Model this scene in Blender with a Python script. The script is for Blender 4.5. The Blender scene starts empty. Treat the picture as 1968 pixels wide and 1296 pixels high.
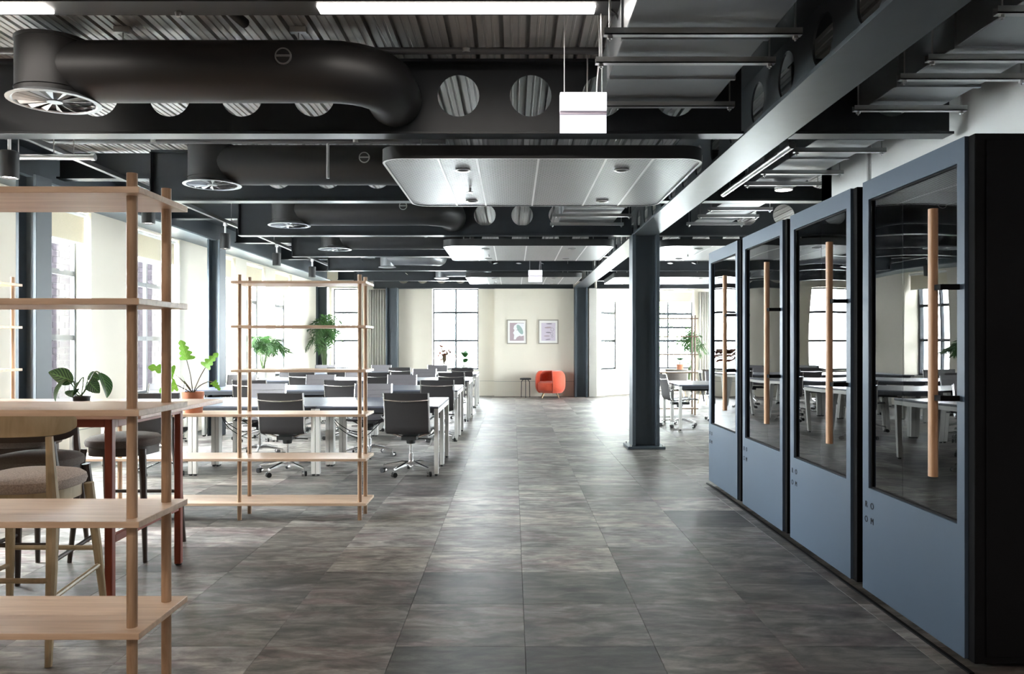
import bpy, math, random
from math import sin, cos, pi, radians
from mathutils import Vector, Matrix
random.seed(7)
S = bpy.context.scene
COL = S.collection

# ---------------------------------------------------------------- camera
cam = bpy.data.objects.new('camera', bpy.data.cameras.new('camera'))
COL.objects.link(cam)
cam.location = (0, 0, 1.39)
cam.rotation_euler = (pi / 2, 0, 0)
cam.data.lens = 28
cam.data.sensor_width = 36
cam.data.shift_x = -0.001
cam.data.shift_y = 0.0061
cam.data.clip_end = 200
S.camera = cam
# ---------------------------------------------------------------- world, exposure
W = bpy.data.worlds.new('overcast_sky')
S.world = W
W.use_nodes = True
bg = W.node_tree.nodes['Background']
bg.inputs[0].default_value = (0.92, 0.97, 1.0, 1)
SKY = 33
bg.inputs[1].default_value = SKY
S.view_settings.view_transform = 'Standard'
S.view_settings.look = 'None'
S.view_settings.gamma = 1
S.view_settings.use_curve_mapping = False
S.view_settings.exposure = 1.4
S.cycles.max_bounces = 9
S.cycles.diffuse_bounces = 5
S.cycles.glossy_bounces = 4
S.cycles.transparent_max_bounces = 16
S.cycles.transmission_bounces = 6
S.cycles.use_denoising = True
S.cycles.sample_clamp_indirect = 25

def light(name, kind, loc, energy, color=(1, 1, 1), rot=(0, 0, 0), **kw):
    d = bpy.data.lights.new(name, kind)
    d.energy = energy
    d.color = color
    for k, v in kw.items():
        setattr(d, k, v)
    o = bpy.data.objects.new(name, d)
    o.location = loc
    o.rotation_euler = rot
    COL.objects.link(o)
    return o

# the ceiling fittings of the part of the room behind the camera
for lx, ly in ((-2.6, -0.6), (0.2, -1.5)):
    light('ceiling_fitting_light', 'AREA', (lx, ly, 3.1), 24, (1.0, 0.84, 0.7), shape='RECTANGLE', size=1.5, size_y=0.1)

# ---------------------------------------------------------------- materials
def NT(m):
    m.use_nodes = True
    nt = m.node_tree
    return nt, nt.nodes, nt.links, nt.nodes['Principled BSDF']

def mat(name, col, rough=0.5, metal=0.0, spec=0.5, nscale=0, namt=0.12, bump=0.0, stretch=(1, 1, 1), emit=0, coat=0, dist=0.002):
    m = bpy.data.materials.new(name)
    nt, N, L, b = NT(m)
    b.inputs['Base Color'].default_value = (*col, 1)
    b.inputs['Roughness'].default_value = rough
    b.inputs['Metallic'].default_value = metal
    b.inputs['Specular IOR Level'].default_value = spec
    if coat:
        b.inputs['Coat Weight'].default_value = coat
        b.inputs['Coat Roughness'].default_value = 0.15
    if emit:
        b.inputs['Emission Color'].default_value = (*col, 1)
        b.inputs['Emission Strength'].default_value = emit
    if nscale:
        tc = N.new('ShaderNodeTexCoord')
        mp = N.new('ShaderNodeMapping')
        mp.inputs['Scale'].default_value = stretch
        nz = N.new('ShaderNodeTexNoise')
        nz.inputs['Scale'].default_value = nscale
        nz.inputs['Detail'].default_value = 5
        cr = N.new('ShaderNodeMapRange')
        cr.inputs['From Min'].default_value = 0.3
        cr.inputs['From Max'].default_value = 0.7
        cr.inputs['To Min'].default_value = 1 - namt
        cr.inputs['To Max'].default_value = 1 + namt
        mx = N.new('ShaderNodeVectorMath')
        mx.operation = 'SCALE'
        mx.inputs[0].default_value = col
        L.new(tc.outputs['Object'], mp.inputs[0])
        L.new(mp.outputs[0], nz.inputs['Vector'])
        L.new(nz.outputs[0], cr.inputs['Value'])
        L.new(cr.outputs[0], mx.inputs['Scale'])
        L.new(mx.outputs[0], b.inputs['Base Color'])
        if bump:
            bp = N.new('ShaderNodeBump')
            bp.inputs['Strength'].default_value = bump
            bp.inputs['Distance'].default_value = dist
            L.new(nz.outputs[0], bp.inputs['Height'])
            L.new(bp.outputs[0], b.inputs['Normal'])
    return m

def wood(name, c1, c2, rough=0.45, stretch=(1.2, 18, 18), scale=2.5):
    m = bpy.data.materials.new(name)
    nt, N, L, b = NT(m)
    tc = N.new('ShaderNodeTexCoord')
    mp = N.new('ShaderNodeMapping')
    mp.inputs['Scale'].default_value = stretch
    nz = N.new('ShaderNodeTexNoise')
    nz.inputs['Scale'].default_value = scale
    nz.inputs['Detail'].default_value = 7
    nz.inputs['Distortion'].default_value = 0.6
    r = N.new('ShaderNodeValToRGB')
    r.color_ramp.elements[0].position = 0.35
    r.color_ramp.elements[1].position = 0.65
    r.color_ramp.elements[0].color = (*c1, 1)
    r.color_ramp.elements[1].color = (*c2, 1)
    L.new(tc.outputs['Object'], mp.inputs[0])
    L.new(mp.outputs[0], nz.inputs['Vector'])
    L.new(nz.outputs[0], r.inputs[0])
    L.new(r.outputs[0], b.inputs['Base Color'])
    bp = N.new('ShaderNodeBump')
    bp.inputs['Strength'].default_value = 0.15
    bp.inputs['Distance'].default_value = 0.001
    L.new(nz.outputs[0], bp.inputs['Height'])
    L.new(bp.outputs[0], b.inputs['Normal'])
    b.inputs['Roughness'].default_value = rough
    return m

def glass(name, tint=(1, 1, 1), boost=1.0):
    m = bpy.data.materials.new(name)
    nt, N, L, b = NT(m)
    N.remove(b)
    out = N['Material Output']
    t = N.new('ShaderNodeBsdfTransparent')
    t.inputs[0].default_value = (*tint, 1)
    g = N.new('ShaderNodeBsdfGlossy')
    g.inputs['Roughness'].default_value = 0.0
    # Schlick reflectance from the facing angle, the same on both faces of a thin pane
    ge = N.new('ShaderNodeNewGeometry')
    dt = N.new('ShaderNodeVectorMath'); dt.operation = 'DOT_PRODUCT'
    L.new(ge.outputs['Incoming'], dt.inputs[0]); L.new(ge.outputs['Normal'], dt.inputs[1])
    ab = N.new('ShaderNodeMath'); ab.operation = 'ABSOLUTE'; L.new(dt.outputs['Value'], ab.inputs[0])
    om = N.new('ShaderNodeMath'); om.operation = 'SUBTRACT'; om.inputs[0].default_value = 1.0; L.new(ab.outputs[0], om.inputs[1])
    pw = N.new('ShaderNodeMath'); pw.operation = 'POWER'; pw.inputs[1].default_value = 5; L.new(om.outputs[0], pw.inputs[0])
    fr = N.new('ShaderNodeMath'); fr.operation = 'MULTIPLY_ADD'; fr.inputs[1].default_value = .96; fr.inputs[2].default_value = .04
    L.new(pw.outputs[0], fr.inputs[0])
    mu = N.new('ShaderNodeMath')
    mu.operation = 'MULTIPLY'
    mu.use_clamp = True
    mu.inputs[1].default_value = boost
    ms = N.new('ShaderNodeMixShader')
    L.new(fr.outputs[0], mu.inputs[0])
    L.new(mu.outputs[0], ms.inputs[0])
    L.new(t.outputs[0], ms.inputs[1])
    L.new(g.outputs[0], ms.inputs[2])
    L.new(ms.outputs[0], out.inputs[0])
    return m

M = {}
M['wall'] = mat('cream_plaster', (0.72, 0.67, 0.575), 0.85, nscale=2, namt=0.02)
M['white_wall'] = mat('white_plaster', (0.74, 0.75, 0.75), 0.9, nscale=3, namt=0.02)
M['steel'] = mat('blue_black_steel_paint', (0.014, 0.0175, 0.022), 0.40, nscale=9, namt=0.12, spec=0.5)
M['girder'] = mat('girder_steel_paint', (0.06, 0.07, 0.08), 0.38, nscale=7, namt=0.1, spec=0.6)
M['column'] = mat('slate_blue_column_paint', (0.048, 0.062, 0.076), 0.5, nscale=6, namt=0.05)
M['duct_black'] = mat('black_duct_paint', (0.010, 0.0095, 0.010), 0.5, nscale=5, namt=0.1)
M['galv'] = mat('galvanised_steel', (0.50, 0.495, 0.49), 0.45, metal=0.35, nscale=1.2, namt=0.06)
M['galv_duct'] = mat('galvanised_duct', (0.33, 0.345, 0.36), 0.38, metal=0.8, nscale=3, namt=0.1)
M['zinc'] = mat('zinc_hardware', (0.5, 0.5, 0.5), 0.3, metal=0.9)
M['chrome'] = mat('polished_chrome', (0.8, 0.8, 0.81), 0.2, metal=1.0)
M['black'] = mat('black_plastic', (0.012, 0.012, 0.013), 0.5)
M['rim_black'] = mat('raft_rim_black', (0.012, 0.012, 0.013), 0.55)
M['mesh_black'] = mat('black_woven_sling', (0.022, 0.019, 0.020), 0.6, nscale=300, namt=0.2)
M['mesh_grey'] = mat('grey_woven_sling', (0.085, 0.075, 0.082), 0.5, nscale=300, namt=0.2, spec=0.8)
M['desk_top'] = mat('slate_desk_laminate', (0.105, 0.115, 0.15), 0.30, nscale=40, namt=0.05)
M['desk_edge'] = mat('dark_desk_edge', (0.02, 0.022, 0.028), 0.5)
M['desk_leg'] = mat('silver_painted_leg', (0.62, 0.61, 0.58), 0.4, metal=0.1)
M['white_top'] = mat('white_table_laminate', (0.75, 0.75, 0.74), 0.35)
M['oak'] = wood('pale_oak_board', (0.60, 0.42, 0.29), (0.74, 0.55, 0.40), 0.42)
M['oak_post'] = wood('oak_post', (0.32, 0.20, 0.12), (0.56, 0.38, 0.25), 0.5, (14, 14, 0.9), 3)
M['oak_handle'] = wood('oak_handle', (0.42, 0.22, 0.11), (0.56, 0.33, 0.19), 0.45, (20, 20, 1), 3)
M['pink_top'] = wood('rosy_table_top', (0.60, 0.38, 0.30), (0.70, 0.47, 0.38), 0.3)
M['rust'] = mat('rust_red_wood', (0.25, 0.045, 0.018), 0.5, nscale=6, namt=0.15)
M['ash'] = wood('blond_ash', (0.42, 0.33, 0.20), (0.52, 0.42, 0.27), 0.45, (8, 8, 2), 3)
M['walnut'] = mat('dark_brown_wood', (0.055, 0.037, 0.028), 0.45, nscale=8, namt=0.2)
M['fabric_beige'] = mat('heathered_beige_wool', (0.42, 0.35, 0.31), 0.95, nscale=160, namt=0.3, bump=0.4)
M['fabric_brown'] = mat('brown_grey_wool', (0.16, 0.14, 0.125), 0.95, nscale=160, namt=0.2, bump=0.4)
M['booth_blue'] = mat('booth_blue_laminate', (0.062, 0.092, 0.135), 0.45, nscale=2, namt=0.03, spec=0.35)
M['booth_black'] = mat('booth_black_shell', (0.004, 0.004, 0.005), 0.7, spec=0.15)
M['booth_felt'] = mat('booth_felt_lining', (0.010, 0.009, 0.010), 1.0)
M['booth_glass'] = glass('booth_door_glass', (0.4, 0.4, 0.42), 1.9)
M['window_glass'] = glass('window_glass', (0.96, 0.98, 0.98), 0.5)
M['frame_metal'] = mat('window_frame_grey', (0.03, 0.036, 0.045), 0.45)
M['reveal_white'] = mat('sill_white', (0.8, 0.81, 0.8), 0.6)
M['blind'] = mat('cream_blind_cloth', (0.70, 0.62, 0.46), 0.9, nscale=120, namt=0.04)
M['blind'].node_tree.nodes['Principled BSDF'].inputs['Transmission Weight'].default_value = 0.0
M['curtain'] = mat('grey_beige_curtain', (0.62, 0.60, 0.55), 0.95, nscale=90, namt=0.06)
M['terracotta'] = mat('terracotta', (0.46, 0.18, 0.10), 0.8, nscale=12, namt=0.12)
M['soil'] = mat('soil', (0.05, 0.03, 0.02), 1, nscale=60, namt=0.4, bump=0.6)
M['pot_dark'] = mat('dark_pot', (0.03, 0.03, 0.03), 0.5)
M['white_pot'] = mat('white_pot', (0.6, 0.58, 0.55), 0.5)
M['red_velvet'] = mat('coral_red_velvet', (0.62, 0.075, 0.028), 0.75, nscale=30, namt=0.08)
M['red_velvet'].node_tree.nodes['Principled BSDF'].inputs['Sheen Weight'].default_value = 0.3
M['gold'] = mat('brass_leg', (0.45, 0.33, 0.2), 0.35, metal=0.6)
M['art_frame'] = mat('taupe_frame', (0.32, 0.29, 0.24), 0.5)
M['art_mat'] = mat('white_mount', (0.82, 0.80, 0.78), 0.8)
M['art_mauve'] = mat('mauve_ink', (0.42, 0.33, 0.36), 0.8)
M['art_lilac'] = mat('lilac_paper', (0.62, 0.55, 0.64), 0.8)
M['art_white'] = mat('pale_ink', (0.78, 0.77, 0.80), 0.8)
M['art_green'] = mat('sage_ink', (0.32, 0.42, 0.40), 0.8)
M['art_line'] = mat('grey_ink', (0.22, 0.20, 0.24), 0.8)
M['sign_case'] = mat('white_sign_case', (0.85, 0.85, 0.86), 0.4)
M['lamp_glow'] = mat('led_diffuser', (1.0, 0.93, 0.86), 0.5, emit=13)
M['spot_glow'] = mat('spot_lens', (1.0, 0.94, 0.86), 0.5, emit=9)
M['sign_glow'] = mat('lit_sign_face', (0.93, 0.94, 1.0), 0.5, emit=.38)
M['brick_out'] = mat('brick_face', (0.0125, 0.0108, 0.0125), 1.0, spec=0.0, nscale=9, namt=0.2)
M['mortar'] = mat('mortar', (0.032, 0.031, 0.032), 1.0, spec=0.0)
M['ground_out'] = mat('pale_paving', (0.5, 0.51, 0.5), 0.9, nscale=1, namt=0.1)
M['leaf_out'] = mat('tree_leaf', (0.10, 0.2, 0.05), 0.7)
M['bark'] = mat('bark', (0.12, 0.09, 0.06), 0.9)
M['copper'] = mat('copper_pipe', (0.5, 0.25, 0.15), 0.4, metal=0.8)
M['edge_lit_paint'] = mat('edge_girder_lit_paint', (0.13, 0.16, 0.18), 0.4, nscale=5, namt=0.06)  # girder paint lightened, light from below put into the underside colour
M['backlit_wood'] = wood('backlit_oak', (0.11, 0.065, 0.038), (0.2, 0.12, 0.07), 0.5, (3, 3, 3), 3)  # oak darkened for the far unit, its backlit shade put into the colour
M['slab'] = mat('concrete_slab', (0.25, 0.25, 0.25), 0.9)

def leaf_mat(name, base, vein, vs=22, rough=0.4, w=0.45, tl=.3, spec=.4):
    m = bpy.data.materials.new(name)
    nt, N, L, b = NT(m)
    at = N.new('ShaderNodeUVMap')
    sp = N.new('ShaderNodeSeparateXYZ')
    L.new(at.outputs[0], sp.inputs[0])
    ab = N.new('ShaderNodeMath'); ab.operation = 'ABSOLUTE'
    L.new(sp.outputs[0], ab.inputs[0])
    ad = N.new('ShaderNodeMath'); ad.operation = 'MULTIPLY_ADD'
    ad.inputs[1].default_value = -0.35
    L.new(ab.outputs[0], ad.inputs[0]); L.new(sp.outputs[1], ad.inputs[2])
    sc = N.new('ShaderNodeMath'); sc.operation = 'MULTIPLY'; sc.inputs[1].default_value = vs
    L.new(ad.outputs[0], sc.inputs[0])
    sn = N.new('ShaderNodeMath'); sn.operation = 'SINE'
    L.new(sc.outputs[0], sn.inputs[0])
    cr = N.new('ShaderNodeMapRange')
    cr.inputs['From Min'].default_value = w; cr.inputs['From Max'].default_value = 1.0
    L.new(sn.outputs[0], cr.inputs['Value'])
    mid = N.new('ShaderNodeMapRange')
    mid.inputs['From Min'].default_value = 0.10; mid.inputs['From Max'].default_value = 0.03
    L.new(ab.outputs[0], mid.inputs['Value'])
    mx = N.new('ShaderNodeMath'); mx.operation = 'MAXIMUM'
    L.new(cr.outputs[0], mx.inputs[0]); L.new(mid.outputs[0], mx.inputs[1])
    mc = N.new('ShaderNodeMix'); mc.data_type = 'RGBA'
    mc.inputs[6].default_value = (*base, 1); mc.inputs[7].default_value = (*vein, 1)
    L.new(mx.outputs[0], mc.inputs[0]); L.new(mc.outputs[2], b.inputs['Base Color'])
    b.inputs['Roughness'].default_value = rough
    b.inputs['Specular IOR Level'].default_value = spec
    # light passing through the blade
    tr = N.new('ShaderNodeBsdfTranslucent')
    L.new(mc.outputs[2], tr.inputs[0])
    ms = N.new('ShaderNodeMixShader'); ms.inputs[0].default_value = tl
    L.new(b.outputs[0], ms.inputs[1]); L.new(tr.outputs[0], ms.inputs[2])
    L.new(ms.outputs[0], N['Material Output'].inputs[0])
    return m
M['leaf_calathea'] = leaf_mat('calathea_leaf', (0.018, 0.05, 0.02), (0.12, 0.24, 0.08), 45, tl=.12)
M['leaf_philo'] = leaf_mat('bright_green_leaf', (0.16, 0.36, 0.04), (0.24, 0.46, 0.08), 30, w=0.7)
M['leaf_palm'] = leaf_mat('palm_leaf', (0.035, 0.095, 0.03), (0.06, 0.14, 0.04), 10, tl=.15)
M['leaf_dark'] = leaf_mat('dark_green_leaf', (0.012, 0.05, 0.012), (0.03, 0.09, 0.025), 20, w=0.7, tl=.008, spec=.1)
M['leaf_red'] = leaf_mat('red_croton_leaf', (0.10, 0.018, 0.016), (0.16, 0.08, 0.02), 20, tl=.004, spec=.1)
M['stem'] = mat('green_stem', (0.09, 0.14, 0.05), 0.6)
M['stem_brown'] = mat('brown_green_stem', (0.12, 0.10, 0.06), 0.6)

def perforated(name):
    m = bpy.data.materials.new(name)
    nt, N, L, b = NT(m)
    tc = N.new('ShaderNodeTexCoord')
    mp = N.new('ShaderNodeMapping')
    mp.inputs['Rotation'].default_value = (0, 0, radians(45))
    v = N.new('ShaderNodeTexVoronoi')
    v.voronoi_dimensions = '2D'
    v.inputs['Scale'].default_value = 36
    v.inputs['Randomness'].default_value = 0
    cr = N.new('ShaderNodeMapRange')
    cr.inputs['From Min'].default_value = 0.36; cr.inputs['From Max'].default_value = 0.42
    mc = N.new('ShaderNodeMix'); mc.data_type = 'RGBA'
    mc.inputs[6].default_value = (0.025, 0.025, 0.027, 1); mc.inputs[7].default_value = (0.44, 0.445, 0.45, 1)
    L.new(tc.outputs['Object'], mp.inputs[0]); L.new(mp.outputs[0], v.inputs['Vector'])
    L.new(v.outputs['Distance'], cr.inputs['Value']); L.new(cr.outputs[0], mc.inputs[0])
    L.new(mc.outputs[2], b.inputs['Base Color'])
    b.inputs['Roughness'].default_value = 0.4
    bp = N.new('ShaderNodeBump'); bp.inputs['Strength'].default_value = 0.4; bp.inputs['Distance'].default_value = 0.004
    L.new(cr.outputs[0], bp.inputs['Height']); L.new(bp.outputs[0], b.inputs['Normal'])
    return m
M['perf'] = perforated('perforated_white_metal')
M['perf_rim'] = mat('panel_seam_white', (0.7, 0.7, 0.7), 0.4)

def carpet(name, per_object):
    m = bpy.data.materials.new(name)
    nt, N, L, b = NT(m)
    if per_object:
        oi = N.new('ShaderNodeObjectInfo')
        tone = oi.outputs['Color']
    else:
        a = N.new('ShaderNodeAttribute'); a.attribute_name = 'tone'
        tone = a.outputs['Color']
    ge = N.new('ShaderNodeNewGeometry')
    off = N.new('ShaderNodeVectorMath'); off.operation = 'SCALE'; off.inputs['Scale'].default_value = 191.0
    L.new(tone, off.inputs[0])
    add = N.new('ShaderNodeVectorMath'); add.operation = 'ADD'
    L.new(ge.outputs['Position'], add.inputs[0]); L.new(off.outputs[0], add.inputs[1])
    def noise(scale, stretch, detail=6, distort=0.0, rough=0.6):
        mp = N.new('ShaderNodeMapping'); mp.inputs['Scale'].default_value = stretch
        nz = N.new('ShaderNodeTexNoise'); nz.inputs['Scale'].default_value = scale
        nz.inputs['Detail'].default_value = detail; nz.inputs['Distortion'].default_value = distort
        nz.inputs['Roughness'].default_value = rough
        L.new(add.outputs[0], mp.inputs[0]); L.new(mp.outputs[0], nz.inputs['Vector'])
        return nz.outputs[0]
    streak = noise(3.6, (1, 3.2, 1), 8, 1.3)
    blotch = noise(3.4, (1, 1.5, 1), 6, 0.6)
    fine = noise(60, (1, 5, 1), 3)
    def rng(src, a0, a1, b0, b1):
        r = N.new('ShaderNodeMapRange')
        r.inputs['From Min'].default_value = a0; r.inputs['From Max'].default_value = a1
        r.inputs['To Min'].default_value = b0; r.inputs['To Max'].default_value = b1
        L.new(src, r.inputs['Value']); return r.outputs[0]
    def mul(a_, b_):
        q = N.new('ShaderNodeMath'); q.operation = 'MULTIPLY'; L.new(a_, q.inputs[0]); L.new(b_, q.inputs[1]); return q.outputs[0]
    f = mul(mul(rng(streak, 0.36, 0.64, 0.55, 1.45), rng(blotch, 0.36, 0.6, 0.5, 1.3)), rng(fine, 0.3, 0.7, 0.86, 1.14))
    sc = N.new('ShaderNodeVectorMath'); sc.operation = 'SCALE'
    L.new(tone, sc.inputs[0]); L.new(f, sc.inputs['Scale'])
    # faint plum blotches where the dye pools
    plum = noise(1.7, (1, 3, 1), 5, 1.2)
    mc = N.new('ShaderNodeMix'); mc.data_type = 'RGBA'; mc.blend_type = 'MULTIPLY'
    mc.inputs[7].default_value = (0.72, 0.58, 0.62, 1)
    L.new(rng(plum, 0.50, 0.62, 0, 0.85), mc.inputs[0]); L.new(sc.outputs[0], mc.inputs[6])
    L.new(mc.outputs[2], b.inputs['Base Color'])
    b.inputs['Roughness'].default_value = 0.5
    b.inputs['Specular IOR Level'].default_value = 0.5
    bp = N.new('ShaderNodeBump'); bp.inputs['Strength'].default_value = 0.25; bp.inputs['Distance'].default_value = 0.002
    L.new(fine, bp.inputs['Height']); L.new(bp.outputs[0], b.inputs['Normal'])
    return m
M['carpet'] = carpet('dyed_carpet_tile', True)
M['carpet_field'] = carpet('dyed_carpet_field', False)

# ---------------------------------------------------------------- mesh builder
class MB:
    def __init__(s):
        s.v, s.f, s.mi, s.uv = [], [], [], None
    def add(s, vs, fs, mi=0):
        n = len(s.v)
        s.v += [tuple(v) for v in vs]
        s.f += [tuple(i + n for i in f) for f in fs]
        s.mi += [mi] * len(fs)
        return s
    def box(s, x0, y0, z0, x1, y1, z1, mi=0):
        if x0 > x1: x0, x1 = x1, x0
        if y0 > y1: y0, y1 = y1, y0
        if z0 > z1: z0, z1 = z1, z0
        v = [(x0, y0, z0), (x1, y0, z0), (x1, y1, z0), (x0, y1, z0), (x0, y0, z1), (x1, y0, z1), (x1, y1, z1), (x0, y1, z1)]
        return s.add(v, [(0, 3, 2, 1), (4, 5, 6, 7), (0, 1, 5, 4), (1, 2, 6, 5), (2, 3, 7, 6), (3, 0, 4, 7)], mi)
    def cyl(s, p0, p1, r0, r1=None, n=16, mi=0, cap=True):
        r1 = r0 if r1 is None else r1
        p0, p1 = Vector(p0), Vector(p1)
        d = (p1 - p0).normalized()
        a = d.orthogonal().normalized(); b = d.cross(a)
        vs = []
        for p, r in ((p0, r0), (p1, r1)):
            for k in range(n):
                t = 2 * pi * k / n
                vs.append(p + a * cos(t) * r + b * sin(t) * r)
        fs = [(k, (k + 1) % n, n + (k + 1) % n, n + k) for k in range(n)]
        if cap:
            fs += [tuple(range(n - 1, -1, -1)), tuple(range(n, 2 * n))]
        return s.add(vs, fs, mi)
    def tube(s, pts, r, n=8, mi=0, ry=None):
        pts = [Vector(p) for p in pts]
        rs = r if isinstance(r, (list, tuple)) else [r] * len(pts)
        vs, up = [], None
        for i, p in enumerate(pts):
            d = (pts[min(i + 1, len(pts) - 1)] - pts[max(i - 1, 0)]).normalized()
            if up is None:
                up = d.orthogonal().normalized()
            a = (up - d * up.dot(d)).normalized(); up = a
            b = d.cross(a)
            for k in range(n):
                t = 2 * pi * k / n
                vs.append(p + a * cos(t) * rs[i] + b * sin(t) * rs[i])
        fs = [(i * n + k, i * n + (k + 1) % n, (i + 1) * n + (k + 1) % n, (i + 1) * n + k) for i in range(len(pts) - 1) for k in range(n)]
        fs += [tuple(range(n - 1, -1, -1)), tuple(range((len(pts) - 1) * n, len(pts) * n))]
        return s.add(vs, fs, mi)
    def lathe(s, prof, c=(0, 0, 0), n=24, mi=0, a0=0, a1=2 * pi):
        full = abs(a1 - a0 - 2 * pi) < 1e-4
        m = n if full else n + 1
        vs = [(c[0] + r * cos(a0 + (a1 - a0) * k / n), c[1] + r * sin(a0 + (a1 - a0) * k / n), c[2] + z) for r, z in prof for k in range(m)]
        fs = []
        for i in range(len(prof) - 1):
            for k in range(n):
                k2 = (k + 1) % m
                fs.append((i * m + k, i * m + k2, (i + 1) * m + k2, (i + 1) * m + k))
        return s.add(vs, fs, mi)
    def prism(s, poly, z0, z1, mi=0):
        n = len(poly)
        vs = [(x, y, z0) for x, y in poly] + [(x, y, z1) for x, y in poly]
        fs = [(k, (k + 1) % n, n + (k + 1) % n, n + k) for k in range(n)] + [tuple(range(n - 1, -1, -1)), tuple(range(n, 2 * n))]
        return s.add(vs, fs, mi)
    def mesh(s, name, mats, smooth=True, angle=35):
        me = bpy.data.meshes.new(name)
        me.from_pydata(s.v, [], s.f)
        mats = mats if isinstance(mats, (list, tuple)) else [mats]
        for m in mats:
            me.materials.append(M[m] if isinstance(m, str) else m)
        if len(mats) > 1:
            me.polygons.foreach_set('material_index', s.mi)
        if s.uv:
            ul = me.uv_layers.new(name='UVMap')
            for lp in me.loops:
                ul.data[lp.index].uv = s.uv[lp.vertex_index]
        if smooth:
            me.polygons.foreach_set('use_smooth', [True] * len(me.polygons))
            me.set_sharp_from_angle(angle=radians(angle))
        me.update()
        return me
    def build(s, name, mats, parent=None, loc=None, rz=0, bevel=0, smooth=True):
        return link(name, s.mesh(name, mats, smooth), parent, loc, rz, bevel)

def link(name, me, parent=None, loc=None, rz=0, bevel=0):
    o = bpy.data.objects.new(name, me)
    COL.objects.link(o)
    o.parent = parent
    if loc is not None:
        o.location = loc
    o.rotation_euler[2] = rz
    if bevel:
        b = o.modifiers.new('bevel', 'BEVEL'); b.width = bevel; b.segments = 2; b.limit_method = 'ANGLE'; b.angle_limit = radians(40)
    return o

def empty(name, loc=(0, 0, 0), rz=0, label=None, cat=None, group=None, kind=None):
    o = bpy.data.objects.new(name, None)
    COL.objects.link(o)
    o.location = loc; o.rotation_euler[2] = rz
    o.empty_display_size = 0.1
    return tag(o, label, cat, group, kind)

def tag(o, label=None, cat=None, group=None, kind=None):
    for k, v in (('label', label), ('category', cat), ('group', group), ('kind', kind)):
        if v:
            o[k] = v
    return o

def dup(o, parent=None, loc=None, rz=None, label=None):
    c = o.copy(); COL.objects.link(c)
    if parent is not None: c.parent = parent
    if loc is not None: c.location = loc
    if rz is not None: c.rotation_euler[2] = rz
    if label: c['label'] = label
    for ch in list(o.children):
        dup(ch, c)
    return c

def arc(c, r, a0, a1, n):
    return [(c[0] + r * cos(a0 + (a1 - a0) * k / n), c[1] + r * sin(a0 + (a1 - a0) * k / n)) for k in range(n + 1)]

def rrect(x0, y0, x1, y1, r, n=6):
    return arc((x1 - r, y1 - r), r, 0, pi / 2, n) + arc((x0 + r, y1 - r), r, pi / 2, pi, n) + arc((x0 + r, y0 + r), r, pi, 1.5 * pi, n) + arc((x1 - r, y0 + r), r, 1.5 * pi, 2 * pi, n)

# ================================================================ SETTING
YB, YE = -6.0, 21.1
DECK = 3.34
# ---- floor and its carpet tiles
floor = MB().box(-5.4, YB, -0.15, 9.3, 22.4, -0.006).build('floor', 'slab', smooth=False)
tag(floor, kind='structure')
TX, TD, PX, PY = 0.595, 0.593, 0.055, 3.65
tones = {(-1, -1): .5, (0, -1): .42, (1, -1): .85, (-2, -1): .95, (-1, 0): .9, (0, 0): .85, (1, 0): .72, (2, 0): .8, (-2, 0): .85, (-3, 0): .95,
         (-1, 1): .62, (0, 1): .68, (1, 1): .8, (2, 1): .62, (-2, 1): .9, (-1, 2): 1.25, (0, 2): 1.25, (1, 2): .8, (-2, 2): 1.1, (2, 2): .7,
         (-1, 3): 1.0, (0, 3): 1.1, (1, 3): 1.15, (-2, 3): 1.15, (2, 3): .8, (-2, 4): 1.1, (-1, 4): 1.25, (0, 4): 1.25, (1, 4): 1.2, (2, 4): .45,
         (-1, 5): 1.25, (0, 5): 1.25, (1, 5): 1.0, (-2, 5): 1.1, (-2, 6): .62, (-1, 6): 1.15, (0, 6): 1.2, (1, 6): .7, (2, 6): .75,
         (-3, 6): .6, (-4, 6): .6, (-5, 6): .55, (-3, 7): .7, (-4, 7): .75, (-3, 5): .8}
def tile_tone(i, j):
    r = random.random
    t = tones.get((i, j), None)
    if t is None:
        t = random.choice((.7, .85, 1.0, 1.05, 1.15, 1.2)) if j > 7 else random.choice((.62, .8, .95, 1.1, 1.2))
    b = (0.215 if 2 <= j <= 9 else 0.195) * t ** 1.5 * (0.96 + 0.08 * r())
    return (b * (1 + .04 * r()), b * (0.93 + .03 * r()), b * (0.82 + .07 * r()))
def tile_geo(cx, cy, mb):
    a, c, e = TX / 2 - .0006, TD / 2 - .0006, .0009
    v = [(cx - a, cy - c, -.006), (cx + a, cy - c, -.006), (cx + a, cy + c, -.006), (cx - a, cy + c, -.006),
         (cx - a, cy - c, -.002), (cx + a, cy - c, -.002), (cx + a, cy + c, -.002), (cx - a, cy + c, -.002),
         (cx - a + e, cy - c + e, 0), (cx + a - e, cy - c + e, 0), (cx + a - e, cy + c - e, 0), (cx - a + e, cy + c - e, 0)]
    mb.add(v, [(0, 1, 5, 4), (1, 2, 6, 5), (2, 3, 7, 6), (3, 0, 4, 7), (4, 5, 9, 8), (5, 6, 10, 9), (6, 7, 11, 10), (7, 4, 8, 11), (8, 9, 10, 11)])
cells = []
for i in range(-10, 16):
    for j in range(-16, 33):
        cx, cy = PX + TX * (i + .5), PY + TD * (j + .5)
        if cx - TX / 2 < -5.3 or cx + TX / 2 > 9.25 or cy > 22.2 or cy < -5.8: continue
        if cy > 15 and False: continue
        vis = cy > 2.8 and abs(cx) < 0.66 * cy + 0.35 and not (cx > 2.4 and cy < 8.2) and cx > -5.05
        cells.append((0 if vis else 1, cy + abs(cx) * .15, i, j, cx, cy))
cells.sort()
tm = MB(); tile_geo(0, 0, tm); tile_me = tm.mesh('carpet_tile', 'carpet', smooth=False)
fld = MB(); fcol = []
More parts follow.
